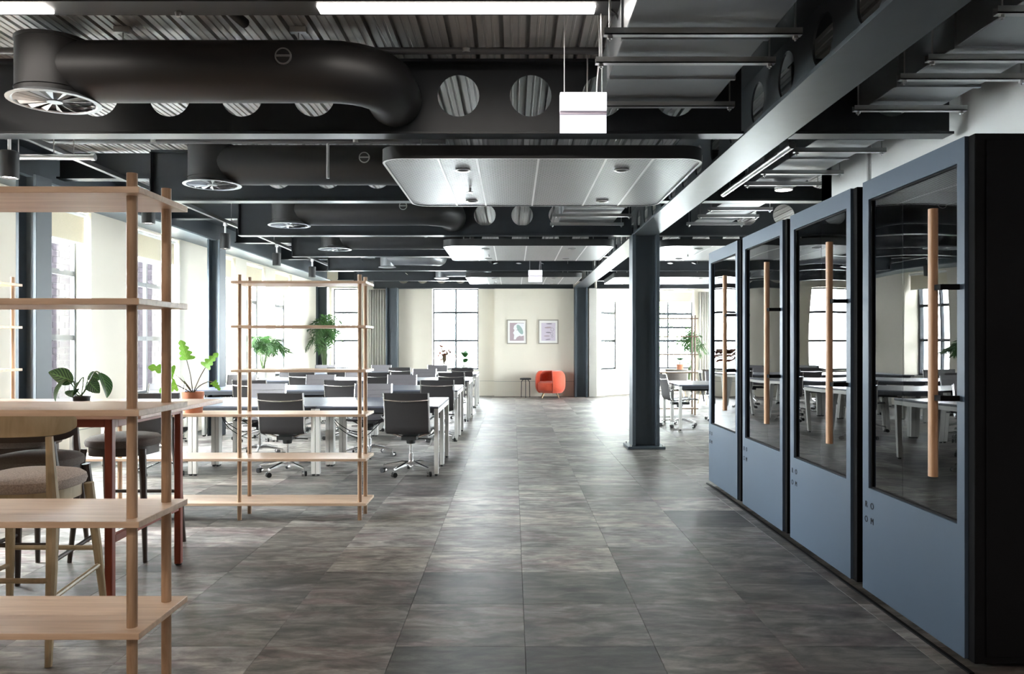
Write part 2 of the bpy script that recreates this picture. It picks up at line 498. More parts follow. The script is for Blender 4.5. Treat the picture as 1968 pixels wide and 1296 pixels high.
for k, (nv, _, i, j, cx, cy) in enumerate(cells):
    t = tile_tone(i, j)
    if nv == 0 and k < 298:
        o = link('carpet_tile', tile_me, floor, (cx, cy, 0)); o.color = (*t, 1)
    else:
        n0 = len(fld.v); tile_geo(cx, cy, fld); fcol += [t] * (len(fld.v) - n0)
fo = fld.build('carpet_tile_field', 'carpet_field', floor, smooth=False)
at = fo.data.color_attributes.new('tone', 'FLOAT_COLOR', 'POINT')
for i, c in enumerate(fcol): at.data[i].color = (*c, 1)
fo['kind'] = 'stuff'
# thin black edge gasket of the floor by the booths
tag(MB().box(1.915, 3.34, 0, 1.935, 7.9, .008).build('trim_1', 'booth_black'), kind='structure')

# ---- ceiling deck
ceil = MB().box(-5.4, YB, DECK + .075, 9.3, 22.4, DECK + .2).build('ceiling', 'slab', smooth=False)
tag(ceil, kind='structure')
P = 0.165
def deck_sheet():
    mb = MB()
    prof = []
    for k in range(6):
        x = k * P
        prof += [(x + .012, 0), (x + .050, 0), (x + .055, .006), (x + .066, .006), (x + .071, 0), (x + .100, 0), (x + .105, .006), (x + .116, .006), (x + .121, 0), (x + .148, 0), (x + .141, .055), (x + .172, .055)]
        if k < 5: pass
    prof[-1] = (6 * P + .007, .055)
    prof = [(0.0075, .055)] + prof[:-1] + [(6 * P - .0005, .055)]
    n = len(prof)
    vs = [(x, YB, z) for x, z in prof] + [(x, 22.4, z) for x, z in prof]
    mb.add(vs, [(k, k + 1, n + k + 1, n + k) for k in range(n - 1)])
    return mb.mesh('deck_sheet', 'galv', smooth=False)
dm = deck_sheet()
for k in range(15):
    link('deck_sheet', dm, ceil, (-5.35 + k * 6 * P, 0, DECK))

# ---- walls
OUT = []
def wall(name, p0, p1, h0, h1, th, ops, m='wall'):
    p0, p1 = Vector((*p0, 0)), Vector((*p1, 0)); d = p1 - p0; Ln = d.length; ang = math.atan2(d.y, d.x)
    mb = MB(); x = 0
    for (a, b, z0, z1) in sorted(ops):
        mb.box(x, 0, h0, a, th, h1); mb.box(a, 0, h0, b, th, z0); mb.box(a, 0, z1, b, th, h1); x = b
    mb.box(x, 0, h0, Ln, th, h1)
    o = mb.build(name, m, None, p0, ang, smooth=False)
    return tag(o, kind='structure'), p0, ang

win_n = [0]
def window(p0, ang, a, b, z0, z1, th, cols=2, rows=(1.456, 2.21), portal=True, latch=False):
    win_n[0] += 1
    w = b - a
    R = Matrix.Rotation(ang, 3, 'Z')
    loc = Vector(p0) + R @ Vector((a, th - .07, z0))
    f = MB(); H = z1 - z0; t = .036
    f.box(0, 0, 0, w, .05, t); f.box(0, 0, H - t, w, .05, H); f.box(0, 0, t, t, .05, H - t); f.box(w - t, 0, t, w, .05, H - t)
    xs = [t] + [w * k / cols for k in range(1, cols)] + [w - t]
    for x in xs[1:-1]: f.box(x - .023, .003, t, x + .023, .047, H - t)
    zs = [t] + [r - z0 for r in rows if z0 < r < z1 - .1] + [H - t]
    for z in zs[1:-1]:
        hh = .03
        f.box(t, .005, z - hh, w - t, .045, z + hh)
    o = f.build('window_%d' % win_n[0], 'frame_metal', None, loc, ang, smooth=False)
    tag(o, kind='structure')
    for i in range(len(xs) - 1):
        for j in range(len(zs) - 1):
            MB().box(xs[i] + .0, .022, zs[j], xs[i + 1], .027, zs[j + 1]).build('pane', 'window_glass', o, smooth=False)
    MB().box(-.0, -(th - .07) - .02, -.012, w, .0, .0).build('sill', 'reveal_white', o, smooth=False)
    if latch:
        lz = 2.23 - z0
        MB().cyl((w * .75, -.002, lz), (w * .75, -.04, lz), .008, n=8).tube([(w * .75, -.04, lz), (w * .75 - .04, -.05, lz + .03), (w * .75 - .09, -.05, lz + .05)], .006, 6).build('window_latch', 'zinc', o)
    if portal:
        c = Vector(p0) + R @ Vector(((a + b) / 2, th + .05, (z0 + z1) / 2))
        lo = light('window_portal', 'AREA', c, 1, shape='RECTANGLE', size=w, size_y=H)
        lo.rotation_euler = (-pi / 2, 0, ang)  # faces into the room
        lo.data.cycles.is_portal = True
    return o

WZ0, WZ1 = .69, 2.93
LW = [(5.5, 6.8), (8.1, 9.44), (10.6, 11.94), (13.1, 14.36), (14.95, 16.1), (16.75, 18.0)]
wl, p, a = wall('wall_left', (-5, YB), (-5, YE + .3), 0, DECK, .25, [(y0 - YB, y1 - YB, WZ0, WZ1) for y0, y1 in LW])
for k, (y0, y1) in enumerate(LW): window(p, a, y0 - YB, y1 - YB, WZ0, WZ1, .25, latch=k in (1, 2))
EW = [(.2, .88), (2.86, 4.08)]
we, p, a = wall('wall_end', (-5, YE), (2.17, YE), 0, DECK, .3, [(x0, x1, WZ0, 2.85) for x0, x1 in EW])
window(p, a, .2, .88, WZ0, 2.85, .3, cols=1); window(p, a, 2.86, 4.08, WZ0, 2.85, .3)
tag(MB().box(-.49, 20.86, 0, 1.98, YE, 2.82).build('wall_end_panel', 'wall', smooth=False), kind='structure')
q0, q1 = (2.17, 20.9), (3.3, 22.0)
wa, p, a = wall('wall_end_angled', q0, q1, 0, DECK, .3, [(.22, 1.12, WZ0, 2.85)])
window(p, a, .22, 1.12, WZ0, 2.85, .3, cols=1)
wr, p, a = wall('wall_end_right', (3.3, 22.0), (9, 22.0), 0, DECK, .3, [(.35, 1.7, WZ0, 2.85), (2.7, 4.0, WZ0, 2.85)])
window(p, a, .35, 1.7, WZ0, 2.85, .3, rows=(1.456, 1.83, 2.21)); window(p, a, 2.7, 4.0, WZ0, 2.85, .3)
RW = (1.5, 4.5, 7.5, 10.5)
wq, p, a = wall('wall_right', (9, 22.3), (9, 8), 0, DECK, .25, [(x0, x0 + 1.3, WZ0, WZ1) for x0 in RW])
for x0 in RW: window(p, a, x0, x0 + 1.3, WZ0, WZ1, .25)
wall('wall_right_return', (9.25, 8), (3.1, 8), 0, DECK, .25, [], 'white_wall')
wall('wall_right_near', (3.1, 8), (3.1, YB), 0, DECK, .15, [], 'white_wall')
wall('wall_back', (3.25, YB), (-5.25, YB), 0, DECK, .2, [], 'white_wall')
# dado joint and skirting
def strip(name, x0, y0, z0, x1, y1, z1, m='wall'):
    tag(MB().box(x0, y0, z0, x1, y1, z1).build(name, m, smooth=False), kind='structure')
M['joint'] = mat('shadow_joint', (0.36, 0.35, 0.31), 0.9)
strip('trim_2', -5.0, YB, .385, -4.996, YE, .395, 'joint')
strip('trim_3', -4.99, YE - .004, .385, -.49, YE, .395, 'joint')
strip('trim_4', -.49, 20.856, .385, 1.60, 20.86, .395, 'joint')
strip('baseboard_left', -5.0, YB, 0, -4.985, YE, .09)
strip('baseboard_end', -4.98, YE - .012, 0, -.495, YE, .09)
strip('baseboard_panel', -.49, 20.848, 0, 1.60, 20.86, .09)
# a beige pilaster at the far column
strip('trim_5', 1.98, 20.72, 0, 2.18, 20.95, 2.82, 'curtain')

# ---- steelwork
def web_cells(mb, x0, x1, z0, z1, y, t, hr, hz, cells_x, pitch):
    """a vertical web from x0 to x1 with round holes at cells_x, thickness t around y"""
    n = 28
    def rect_cell(c):
        a, b = c - pitch / 2, c + pitch / 2
        A = [(c + hr * cos(2 * pi * k / n), hz + hr * sin(2 * pi * k / n)) for k in range(n)]
        B = []
        for k in range(n):
            dx, dz = cos(2 * pi * k / n), sin(2 * pi * k / n)
            s = 1e9
            if dx > 1e-6: s = min(s, (b - c) / dx)
            if dx < -1e-6: s = min(s, (a - c) / dx)
            if dz > 1e-6: s = min(s, (z1 - hz) / dz)
            if dz < -1e-6: s = min(s, (z0 - hz) / dz)
            B.append((c + dx * s, hz + dz * s))
        vs, fs = [], []
        for yy in (y - t / 2, y + t / 2):
            vs += [(x, yy, z) for x, z in A] + [(x, yy, z) for x, z in B]
        for k in range(n):
            k2 = (k + 1) % n
            fs += [(k, n + k, n + k2, k2), (2 * n + k2, 3 * n + k2, 3 * n + k, 2 * n + k), (k, k2, 2 * n + k2, 2 * n + k)]
        # corners left by the ray cast
        q = len(vs)
        for (cxn, czn) in ((a, z0), (a, z1), (b, z0), (b, z1)):
            ks = sorted(range(n), key=lambda k: (B[k][0] - cxn) ** 2 + (B[k][1] - czn) ** 2)[:6]
            side = [k for k in ks if abs(B[k][0] - cxn) < 1e-5]; tb = [k for k in ks if abs(B[k][1] - czn) < 1e-5]
            if not side or not tb: continue
            k1 = side[0]; k2 = tb[0]
            for off, yy in ((0, y - t / 2), (2 * n, y + t / 2)):
                vs.append((cxn, yy, czn)); fs.append((off + n + k1, len(vs) - 1, off + n + k2))
        mb.add(vs, fs)
    x = x0
    for c in cells_x:
        if c - pitch / 2 < x0 - 1e-6 or c + pitch / 2 > x1 + 1e-6: continue
        if c - pitch / 2 > x + 1e-4: mb.box(x, y - t / 2, z0, c - pitch / 2, y + t / 2, z1)
        rect_cell(c); x = c + pitch / 2
    if x < x1 - 1e-4: mb.box(x, y - t / 2, z0, x1, y + t / 2, z1)

ZB = 2.825
BD = [5.45 + 2.57 * k for k in range(-4, 7)]
ordn = ['nearest', 'second', 'third', 'fourth', 'fifth', 'sixth', 'farthest']
def beam(x0, x1, y, name, label, xl=None):
    o = empty(name, ((x0 + x1) / 2, y + .07, ZB), 0, label, 'beam', 'cellular steel cross beams')
    ox, oy, oz = o.location
    w = MB(); hx = [.122 + .5 * k for k in range(-6, 20)]
    web_cells(w, x0, x1, ZB + .018, DECK - .02, y + .07, .012, .145, 3.105, hx, .5)
    w.v = [(a - ox, b - oy, c - oz) for a, b, c in w.v]
    w.build('web', 'steel', o, smooth=False)
    MB().box(x0 - ox, -.07, 0, x1 - ox, .08, .018).build('bottom_flange', 'steel', o, bevel=.002)
    MB().box(x0 - ox, -.07, DECK - .02 - oz, x1 - ox, .08, DECK - oz - .001).build('top_flange', 'steel', o)
    if xl is not None:  # shallow end piece to the window girder
        MB().box(xl - ox, -.006, 3.068 - oz, x0 - ox, .006, DECK - .02 - oz).box(xl - ox, -.07, 3.05 - oz, x0 - ox, .08, 3.068 - oz).build('shallow_end', 'steel', o, smooth=False)
        MB().box(x0 - .012 - ox, -.07, 0, x0 - ox, .08, DECK - .02 - oz).build('end_plate', 'steel', o, smooth=False)
    return o
for k, y in enumerate(BD):
    if y < 5:
        if y > -5.5: beam(-3.65, 1.58, y, 'steel_beam', 'dark steel cross beam overhead, out of the picture behind the near light track', -4.6)
        continue
    nm = ordn[k - 4]
    beam(-3.65, 1.58, y, 'steel_beam', '%s dark blue cellular beam crossing left of the long girder' % nm, -4.6)
    xr = 3.02 if y < 7.5 else 8.95
    beam(1.93, xr, y, 'steel_beam', '%s dark steel beam crossing right of the long girder' % nm)
# long girder
g = empty('steel_girder', (1.755, 7.5, ZB), 0, 'long steel girder running from front to back over the central columns', 'girder')
w = MB(); web_cells(w, YB - 7.5, 20.85 - 7.5, .025, DECK - ZB - .02, 0, .014, .15, .28, [k * .6 for k in range(-30, 30)], .6)
w.v = [(-b, a, c) for a, b, c in w.v]
w.build('web', 'girder', g, smooth=False)
MB().box(-.165, YB - 7.5, 0, .165, 20.85 - 7.5, .025).build('bottom_flange', 'girder', g, bevel=.002)
MB().box(-.165, YB - 7.5, DECK - ZB - .02, .165, 20.85 - 7.5, DECK - ZB - .001).build('top_flange', 'girder', g)
# edge girder over the windows
g = empty('edge_girder', (-4.8, 7.5, 2.95), 0, 'slate blue edge girder running along the window wall above the blinds', 'girder')
MB().box(-.20, YB - 7.5, 0, .25, 20.5 - 7.5, .022).build('bottom_flange', 'edge_lit_paint', g, bevel=.002)
MB().box(.0, YB - 7.5, .022, .015, 20.5 - 7.5, .36).build('web', 'column', g, smooth=False)
MB().box(-.20, YB - 7.5, .36, .22, 20.5 - 7.5, .388).build('top_flange', 'column', g)

def column(x0, x1, y0, y1, ztop, label, plate=False, tf=.04, along='x'):
    o = empty('steel_column', ((x0 + x1) / 2, (y0 + y1) / 2, 0), 0, label, 'column', 'slate blue steel columns')
    a, b = (x1 - x0) / 2, (y1 - y0) / 2
    z0 = .035 if plate else 0
    MB().box(-a, -b, z0, -a + tf, b, ztop).build('flange', 'column', o, bevel=.003)
    MB().box(a - tf, -b, z0, a, b, ztop).build('flange', 'column', o, bevel=.003)
    MB().box(-a + tf, -.012, z0, a - tf, .012, ztop).build('web', 'column', o, smooth=False)
    if plate:
        MB().box(-a - .07, -b - .09, 0, a + .06, b + .08, .035).build('base_plate', 'column', o, bevel=.004)
        q = MB()
        for sx in (-1, 1):
            for sy in (-1, 1): q.cyl((sx * (a + .03), sy * (b + .045), .035), (sx * (a + .03), sy * (b + .045), .055), .012, n=6)
        q.build('anchor_bolts', 'zinc', o)
    return o
column(1.575, 1.935, 10.5, 10.8, ZB, 'free-standing blue black steel column with base plate in the middle of the floor', True, .045)
column(1.59, 1.925, 20.5, 20.84, ZB, 'blue steel column on the end wall right of the red armchair', False, .05)
column(-4.59, -4.40, 7.35, 7.60, 2.95, 'dark steel column by the window wall behind the left shelf tower', False, .03)
column(-4.59, -4.40, 11.95, 12.2, 2.95, 'slate blue column between the near and far left windows', False, .03)
column(-5.0, -4.72, 20.2, 20.45, ZB, 'blue column in the far left corner behind the tall palm', False, .04)
column(-3.29, -2.99, 20.55, 20.84, ZB, 'blue steel column beside the grey curtain on the end wall', False, .04)

# ================================================================ OUTSIDE
tag(MB().box(-40, -20, -1.3, 40, 60, -1.0).build('ground_outside', 'ground_out', smooth=False), kind='structure')
bw = empty('brick_building', (-9.5, 15, -1), 0, 'pale brick building outside the left windows', 'building')
MB().box(-.3, -4, 0, -.012, 7.8, 5.2).build('mortar_bed', 'mortar', bw, smooth=False)
bm = MB().box(-.012, 0, 0, .006, .43, .12).mesh('brick', 'brick_out', smooth=False)
cnt = 0; rest = MB()
for r in range(38):
    z = r * .135 + .01
    for c in range(26):
        y = -3.9 + c * .445 + (r % 2) * .22
        Y = y + 15
        near = (14.9 < Y < 17.2 or 19.8 < Y < 22) and 1.6 < z < 4.9
        if near and cnt < 290:
            link('brick', bm, bw, (0, y, z)); cnt += 1
        else:
            rest.box(-.012, y, z, .006, y + .43, z + .12)
rest.build('brick_rest', 'brick_out', bw, smooth=False)['kind'] = 'stuff'

def leaf_cloud(n, c, r, size, seed):
    rnd = random.Random(seed); mb = MB()
    for _ in range(n):
        d = Vector((rnd.gauss(0, 1), rnd.gauss(0, 1), rnd.gauss(0, 1))).normalized() * (rnd.random() ** .4)
        p = Vector(c) + Vector((d.x * r[0], d.y * r[1], d.z * r[2]))
        a = Vector((rnd.gauss(0, 1), rnd.gauss(0, 1), rnd.gauss(0, 1))).normalized(); b = a.orthogonal().normalized()
        s = size * rnd.uniform(.6, 1.3)
        mb.add([p - a * s, p + b * s * .4, p + a * s, p - b * s * .4], [(0, 1, 2, 3)])
    return mb
for i, (x, y, h, lb) in enumerate([(4.6, 30, 4.5, 'green street tree outside the far right window')]):
    t = empty('street_tree', (x, y, -1), 0, lb, 'tree')
    MB().tube([(0, 0, 0), (.05, 0, 1.2), (0, .05, h * .7)], [.16, .12, .06], 10).build('trunk', 'bark', t)
    leaf_cloud(1800, (0, 0, h * .75), (1.7, 1.5, h * .42), .11, i).build('foliage', 'leaf_out', t, smooth=False)['kind'] = 'stuff'

for n_, c_, sx_, sy_ in (('sky_portal', (-7.3, 13, 5.5), 4.2, 40), ('sky_portal', (2, 38, 8), 40, 30)):
    lo = light(n_, 'AREA', c_, 1, shape='RECTANGLE', size=sx_, size_y=sy_); lo.data.cycles.is_portal = True
# ================================================================ PHONE BOOTHS
def text_mesh(ch, size):
    cu = bpy.data.curves.new('letter', 'FONT'); cu.body = ch; cu.size = size; cu.extrude = .0006; cu.align_x = 'CENTER'
    o = bpy.data.objects.new('letter', cu); COL.objects.link(o)
    bpy.context.view_layer.update()
    me = bpy.data.meshes.new_from_object(o.evaluated_get(bpy.context.evaluated_depsgraph_get()))
    bpy.data.objects.remove(o); bpy.data.curves.remove(cu)
    me.materials.clear(); me.materials.append(M['booth_black'])
    me.transform(Matrix.Rotation(-pi / 2, 4, 'Z') @ Matrix.Rotation(pi / 2, 4, 'X'))
    return me
letters = {c: text_mesh(c, .048) for c in 'ROM'}
def booth():
    o = empty('phone_booth')
    Wd, H, Dp = 1.055, 2.28, 1.0          # width along y, height, depth along x
    s = MB()
    s.box(.015, 0, .03, Dp, .05, H); s.box(.015, Wd - .05, .03, Dp, Wd, H)
    s.box(.015, .05, H - .06, Dp, Wd - .05, H); s.box(.015, .05, .03, Dp, Wd - .05, .09); s.box(Dp - .05, .05, .09, Dp, Wd - .05, H - .06)
    s.build('shell', 'booth_black', o, bevel=.004)
    MB().box(.06, -.008, .06, Dp - .03, 0, H - .03).build('side_panel', 'booth_black', o, bevel=.003)
    MB().box(.2, .05, .09, Dp - .05, .06, H - .06).box(.2, Wd - .06, .09, Dp - .05, Wd - .05, H - .06).box(Dp - .06, .06, .09, Dp - .05, Wd - .06, H - .06).build('felt_lining', 'booth_felt', o, smooth=False)
    q = MB()
    for x in (.12, Dp - .12):
        for y in (.1, Wd - .1): q.cyl((x, y, 0), (x, y, .03), .03, n=12)
    q.build('levelling_feet', 'black', o)
    f = MB(); y0, y1 = .05, Wd - .008; g0, g1, z0, z1 = .108, Wd - .08, .60, 2.175
    f.box(0, y0, .035, .04, y1, z0); f.box(0, y0, z1, .04, y1, H - .0); f.box(0, y0, z0, .04, g0, z1); f.box(0, g1, z0, .04, y1, z1)
    f.build('door_frame', 'booth_blue', o, smooth=False)
    MB().box(.012, g0, z0, .044, g0 + .012, z1).box(.012, g1 - .012, z0, .044, g1, z1).box(.012, g0, z0, .044, g1, z0 + .008).box(.012, g0, z1 - .008, .044, g1, z1).build('gasket', 'booth_black', o, smooth=False)
    gl = MB(); nx, nz = 18, 26
    vs = [(.020 + .0022 * math.sin(pi * i / nx) * math.sin(pi * j / nz), g0 + .012 + (g1 - g0 - .024) * i / nx, z0 + .008 + (z1 - z0 - .016) * j / nz) for j in range(nz + 1) for i in range(nx + 1)]
    gl.add(vs, [(j * (nx + 1) + i, j * (nx + 1) + i + 1, (j + 1) * (nx + 1) + i + 1, (j + 1) * (nx + 1) + i) for j in range(nz) for i in range(nx)])
    gl.build('door_glass', 'booth_glass', o)
    MB().prism(rrect(-.098, .135, -.062, .175, .014, 4), .80, 1.985).build('door_handle', 'oak_handle', o)
    for z in (1.635, 1.15):
        MB().box(-.085, .085, z - .012, -.001, .10, z + .012).box(-.085, .085, z - .012, -.07, .137, z + .012).build('handle_bracket', 'booth_black', o, smooth=False)
    MB().box(.55, .06, 1.0, Dp - .06, Wd - .06, 1.03).build('inner_desk', 'booth_felt', o)
    for c, y, z in (('R', Wd - .055, .492), ('O', Wd - .125, .492), ('O', Wd - .055, .41), ('M', Wd - .125, .41)):
        link('letter', letters[c], o, (-.001, y, z))
    return o
b0 = booth()
blab = ['black sided phone booth nearest the camera with blue door frame and oak bar handle', 'second blue fronted phone booth from the camera, beside the nearest',
        'third blue fronted phone booth, between the second and the farthest', 'farthest blue fronted phone booth nearest the central column']
for k in range(4):
    o = b0 if k == 0 else dup(b0)
    o.location = (1.94, 3.372 + 1.156 * k, 0)
    tag(o, blab[k], 'phone booth', 'phone booths along the right side')

# ================================================================ SHELVING
SH = [.132 + .347 * k for k in range(6)]   # undersides
def board(par, x0, x1, y0, y1, z, m='oak'): MB().box(x0, y0, z - .01, x1, y1, z + .01).build('shelf_board', m, par, bevel=.0015)
def post(par, x, y, h, m='oak_post'): MB().cyl((x, y, 0), (x, y, h), .0165, n=20).build('post', m, par)
ZS = [.142 - .0 + .347 * k for k in range(6)]
def tower(loc, L, left_post=.05, posts=None, label=None, depth=.37, mb_='oak', mp_='oak_post'):
    o = empty('shelving_unit', loc, 0, label, 'shelf')
    for z in ZS: board(o, 0, L, 0, depth, z - .01, mb_)
    for x in (posts or (left_post, L - .05)):
        for y in (.06, depth - .06): post(o, x, y, 1.93, mp_)
    return o
tower((-1.16 - 2.1, 2.47, 0), 2.1, posts=(.05, 1.07, 2.05), label='tall open oak shelving unit close to the camera at the left edge')
# the long stepped unit behind the counter table
o = empty('shelving_unit', (-5.0 + .02, 6.2, 0), 0, 'long stepped oak shelving unit dividing the lounge from the desks', 'shelf')
X0 = -4.98
for k, z in enumerate(ZS):
    if k < 3: board(o, 0, -1.146 - X0, 0, .36, z - .01)
    else:
        board(o, -2.2 - X0, -1.146 - X0, 0, .36, z - .01); board(o, 0, -4.04 - X0, 0, .36, z - .01)
for x, h in ((-2.15, 1.93), (-1.205, 1.93), (-4.085, 1.93), (-3.09, .86), (-4.9, 1.93)):
    for y in (.06, .30): post(o, x - X0, y, h)
tower((2.52, 15.3, 0), 1.04, label='backlit open oak shelving unit in the far right lounge, right of the central column', mb_='backlit_wood', mp_='backlit_wood')

# ================================================================ COUNTER TABLE AND CHAIRS
t = empty('counter_table', (-3.08, 4.6, 0), 0, 'tall rosy topped counter table with rust red legs behind the near shelving', 'table')
MB().box(-1.2, -.58, 1.005, 1.2, .56, 1.03).build('table_top', 'pink_top', t, bevel=.003)
MB().box(-1.0, -.44, .95, 1.0, -.40, 1.005).box(-1.0, .36, .95, 1.0, .40, 1.005).box(-1.0, -.40, .95, -.96, .36, 1.005).box(.96, -.40, .95, 1.0, .36, 1.005).build('apron', 'rust', t, bevel=.002)
for sx in (-1, 1):
    for y in (-.45, .40):
        MB().box(sx * .98 - .02, y - .022, .008, sx * .98 + .02, y + .022, 1.0).build('leg', 'rust', t, bevel=.006)
        MB().cyl((sx * .98, y, 0), (sx * .98, y, .008), .02, n=10).build('foot_glide', 'black', t)
    MB().box(sx * .98 - .015, -.42, .345, sx * .98 + .015, .37, .385).build('stretcher', 'rust', t, bevel=.003)

def superell(a, b, n, e=2.6):
    out = []
    for k in range(n):
        t_ = 2 * pi * k / n; c, s_ = cos(t_), sin(t_)
        out.append((a * abs(c) ** (2 / e) * (1 if c >= 0 else -1), b * abs(s_) ** (2 / e) * (1 if s_ >= 0 else -1)))
    return out
def loft(mb, rings, cap=True, mi=0):
    n = len(rings[0]); vs = [p for r in rings for p in r]
    fs = [(i * n + k, i * n + (k + 1) % n, (i + 1) * n + (k + 1) % n, (i + 1) * n + k) for i in range(len(rings) - 1) for k in range(n)]
    if cap: fs += [tuple(range(n - 1, -1, -1)), tuple(range((len(rings) - 1) * n, len(rings) * n))]
    mb.add(vs, fs, mi); return mb
def counter_chair(frame, cloth, bz):
    o = empty('counter_chair')
    q = superell(.222, .225, 36)
    rings = []
    for sc, z in ((.86, .715), (.97, .725), (1.0, .745), (.98, .765), (.88, .782), (.6, .795), (.25, .80)):
        rings.append([(x * sc, y * sc + .01, z) for x, y in q])
    loft(MB(), rings).build('seat', cloth, o)
    ap = MB(); loft(ap, [[(x * .90, y * .88 + .01, z) for x, y in q] for z in (.665, .72)]); ap.build('seat_rail', frame, o)
    for sx in (-1, 1):
        MB().tube([(sx * .24, .235, 0), (sx * .215, .20, .38), (sx * .19, .165, .71)], [.014, .021, .024], 10).build('leg', frame, o)
        MB().tube([(sx * .265, -.30, 0), (sx * .25, -.25, .40), (sx * .235, -.215, .70), (sx * .225, -.225, bz - .05)], [.015, .024, .026, .016], 10).build('leg', frame, o)
        MB().tube([(sx * .262, -.285, .28), (sx * .22, .21, .30)], .012, 8).build('stretcher', frame, o)
    MB().tube([(-.222, .215, .38), (.222, .215, .38)], .012, 8).build('stretcher', frame, o)
    MB().tube([(-.25, -.27, .36), (.25, -.27, .36)], .012, 8).build('stretcher', frame, o)
    # curved back band
    rings = []; R = .30; N_ = 26
    for k in range(N_ + 1):
        a = radians(207) + radians(126) * k / N_
        e = 1 - abs(2 * k / N_ - 1) ** 8 * .55
        h = .052 * e; cz = bz
        ca, sa = cos(a), sin(a)
        ring = []
        for (dr, dz) in ((-.012, -h), (.006, -h * 1.0), (.013, -h * .6), (.013, h * .6), (.006, h), (-.012, h)):
            ring.append(((R + dr) * ca, (R + dr) * sa * .92 + .03, cz + dz))
        rings.append(ring)
    loft(MB(), rings).build('backrest', frame, o)
    return o
cl = counter_chair('ash', 'fabric_beige', 1.03)
cl.location = (-2.26, 3.72, 0)
tag(cl, 'blond ash counter chair with beige seat on the near side of the table', 'chair', 'counter chairs at the tall table')
cd = counter_chair('walnut', 'fabric_brown', .93)
cd.location = (-2.60, 4.33, 0)
tag(cd, 'dark brown counter chair pushed under the table behind the blond one', 'chair', 'counter chairs at the tall table')
dup(cd, loc=(-2.57, 5.28, 0), rz=pi, label='dark brown counter chair at the far side of the table, right end')
dup(cd, loc=(-3.25, 5.28, 0), rz=pi, label='dark brown counter chair at the far side of the table, left of its twin')
dup(cl, loc=(-3.1, 3.72, 0), rz=0, label='blond counter chair left of the beige seated one, mostly outside the left edge')

# ================================================================ DESKS
def desk():
    o = empty('office_desk')
    L, D = 1.284, .685
    MB().box(-L / 2, -D / 2, .712, L / 2, D / 2, .73, 0).box(-L / 2 + .001, -D / 2 + .001, .704, L / 2 - .001, D / 2 - .001, .712, 1).build('desktop', ['desk_top', 'desk_edge'], o, smooth=False)
    MB().box(-L / 2 + .04, -D / 2 + .005, .66, L / 2 - .04, -D / 2 + .03, .704).box(-L / 2 + .04, D / 2 - .03, .66, L / 2 - .04, D / 2 - .005, .704).build('rail', 'desk_edge', o, smooth=False)
    MB().box(-L / 2, -D / 2 + .04, .655, -L / 2 + .04, D / 2 - .04, .704).box(L / 2 - .04, -D / 2 + .04, .655, L / 2, D / 2 - .04, .704).build('end_frame', 'desk_leg', o, smooth=False)
    for sx in (-1, 1):
        for sy in (-1, 1):
            x, y = sx * (L / 2 - .022), sy * (D / 2 - .022)
            lg = MB().box(x - .022, y - .022, .02, x + .022, y + .022, .704).build('leg', 'desk_leg', o, bevel=.003)
            MB().cyl((x, y, 0), (x, y, .02), .016, n=10).build('foot', 'black', lg)
    MB().box(-.45, D / 2 - .14, .6, .45, D / 2 - .05, .61).box(-.45, D / 2 - .05, .6, .45, D / 2 - .045, .67).build('cable_tray', 'black', o, smooth=False)
    return o
dk = desk()
rows = ['nearest', 'second', 'third', 'farthest']
DX = [-1.424, -2.712, -4.0]
posn = ['aisle end', 'middle', 'window end']
first = True
for r in range(4):
    y0 = 8.33 + 2.9 * r
    for side in (0, 1):
        for c in range(3):
            o = dk if first else dup(dk); first = False
            o.location = (DX[c], y0 + .343 + side * .69, 0); o.rotation_euler[2] = side * pi
            tag(o, 'slate topped desk, %s desk row, %s side, %s' % (rows[r], ('near', 'far')[side], posn[c]), 'desk', 'desks of the left bank')

def smooth_path(pts, n=6):
    pts = [Vector(p) for p in pts]; out = []
    for i in range(len(pts) - 1):
        p0, p1, p2, p3 = pts[max(i - 1, 0)], pts[i], pts[i + 1], pts[min(i + 2, len(pts) - 1)]
        for k in range(n):
            t = k / n
            out.append(.5 * ((2 * p1) + (-p0 + p2) * t + (2 * p0 - 5 * p1 + 4 * p2 - p3) * t * t + (-p0 + 3 * p1 - 3 * p2 + p3) * t ** 3))
    out.append(pts[-1]); return out

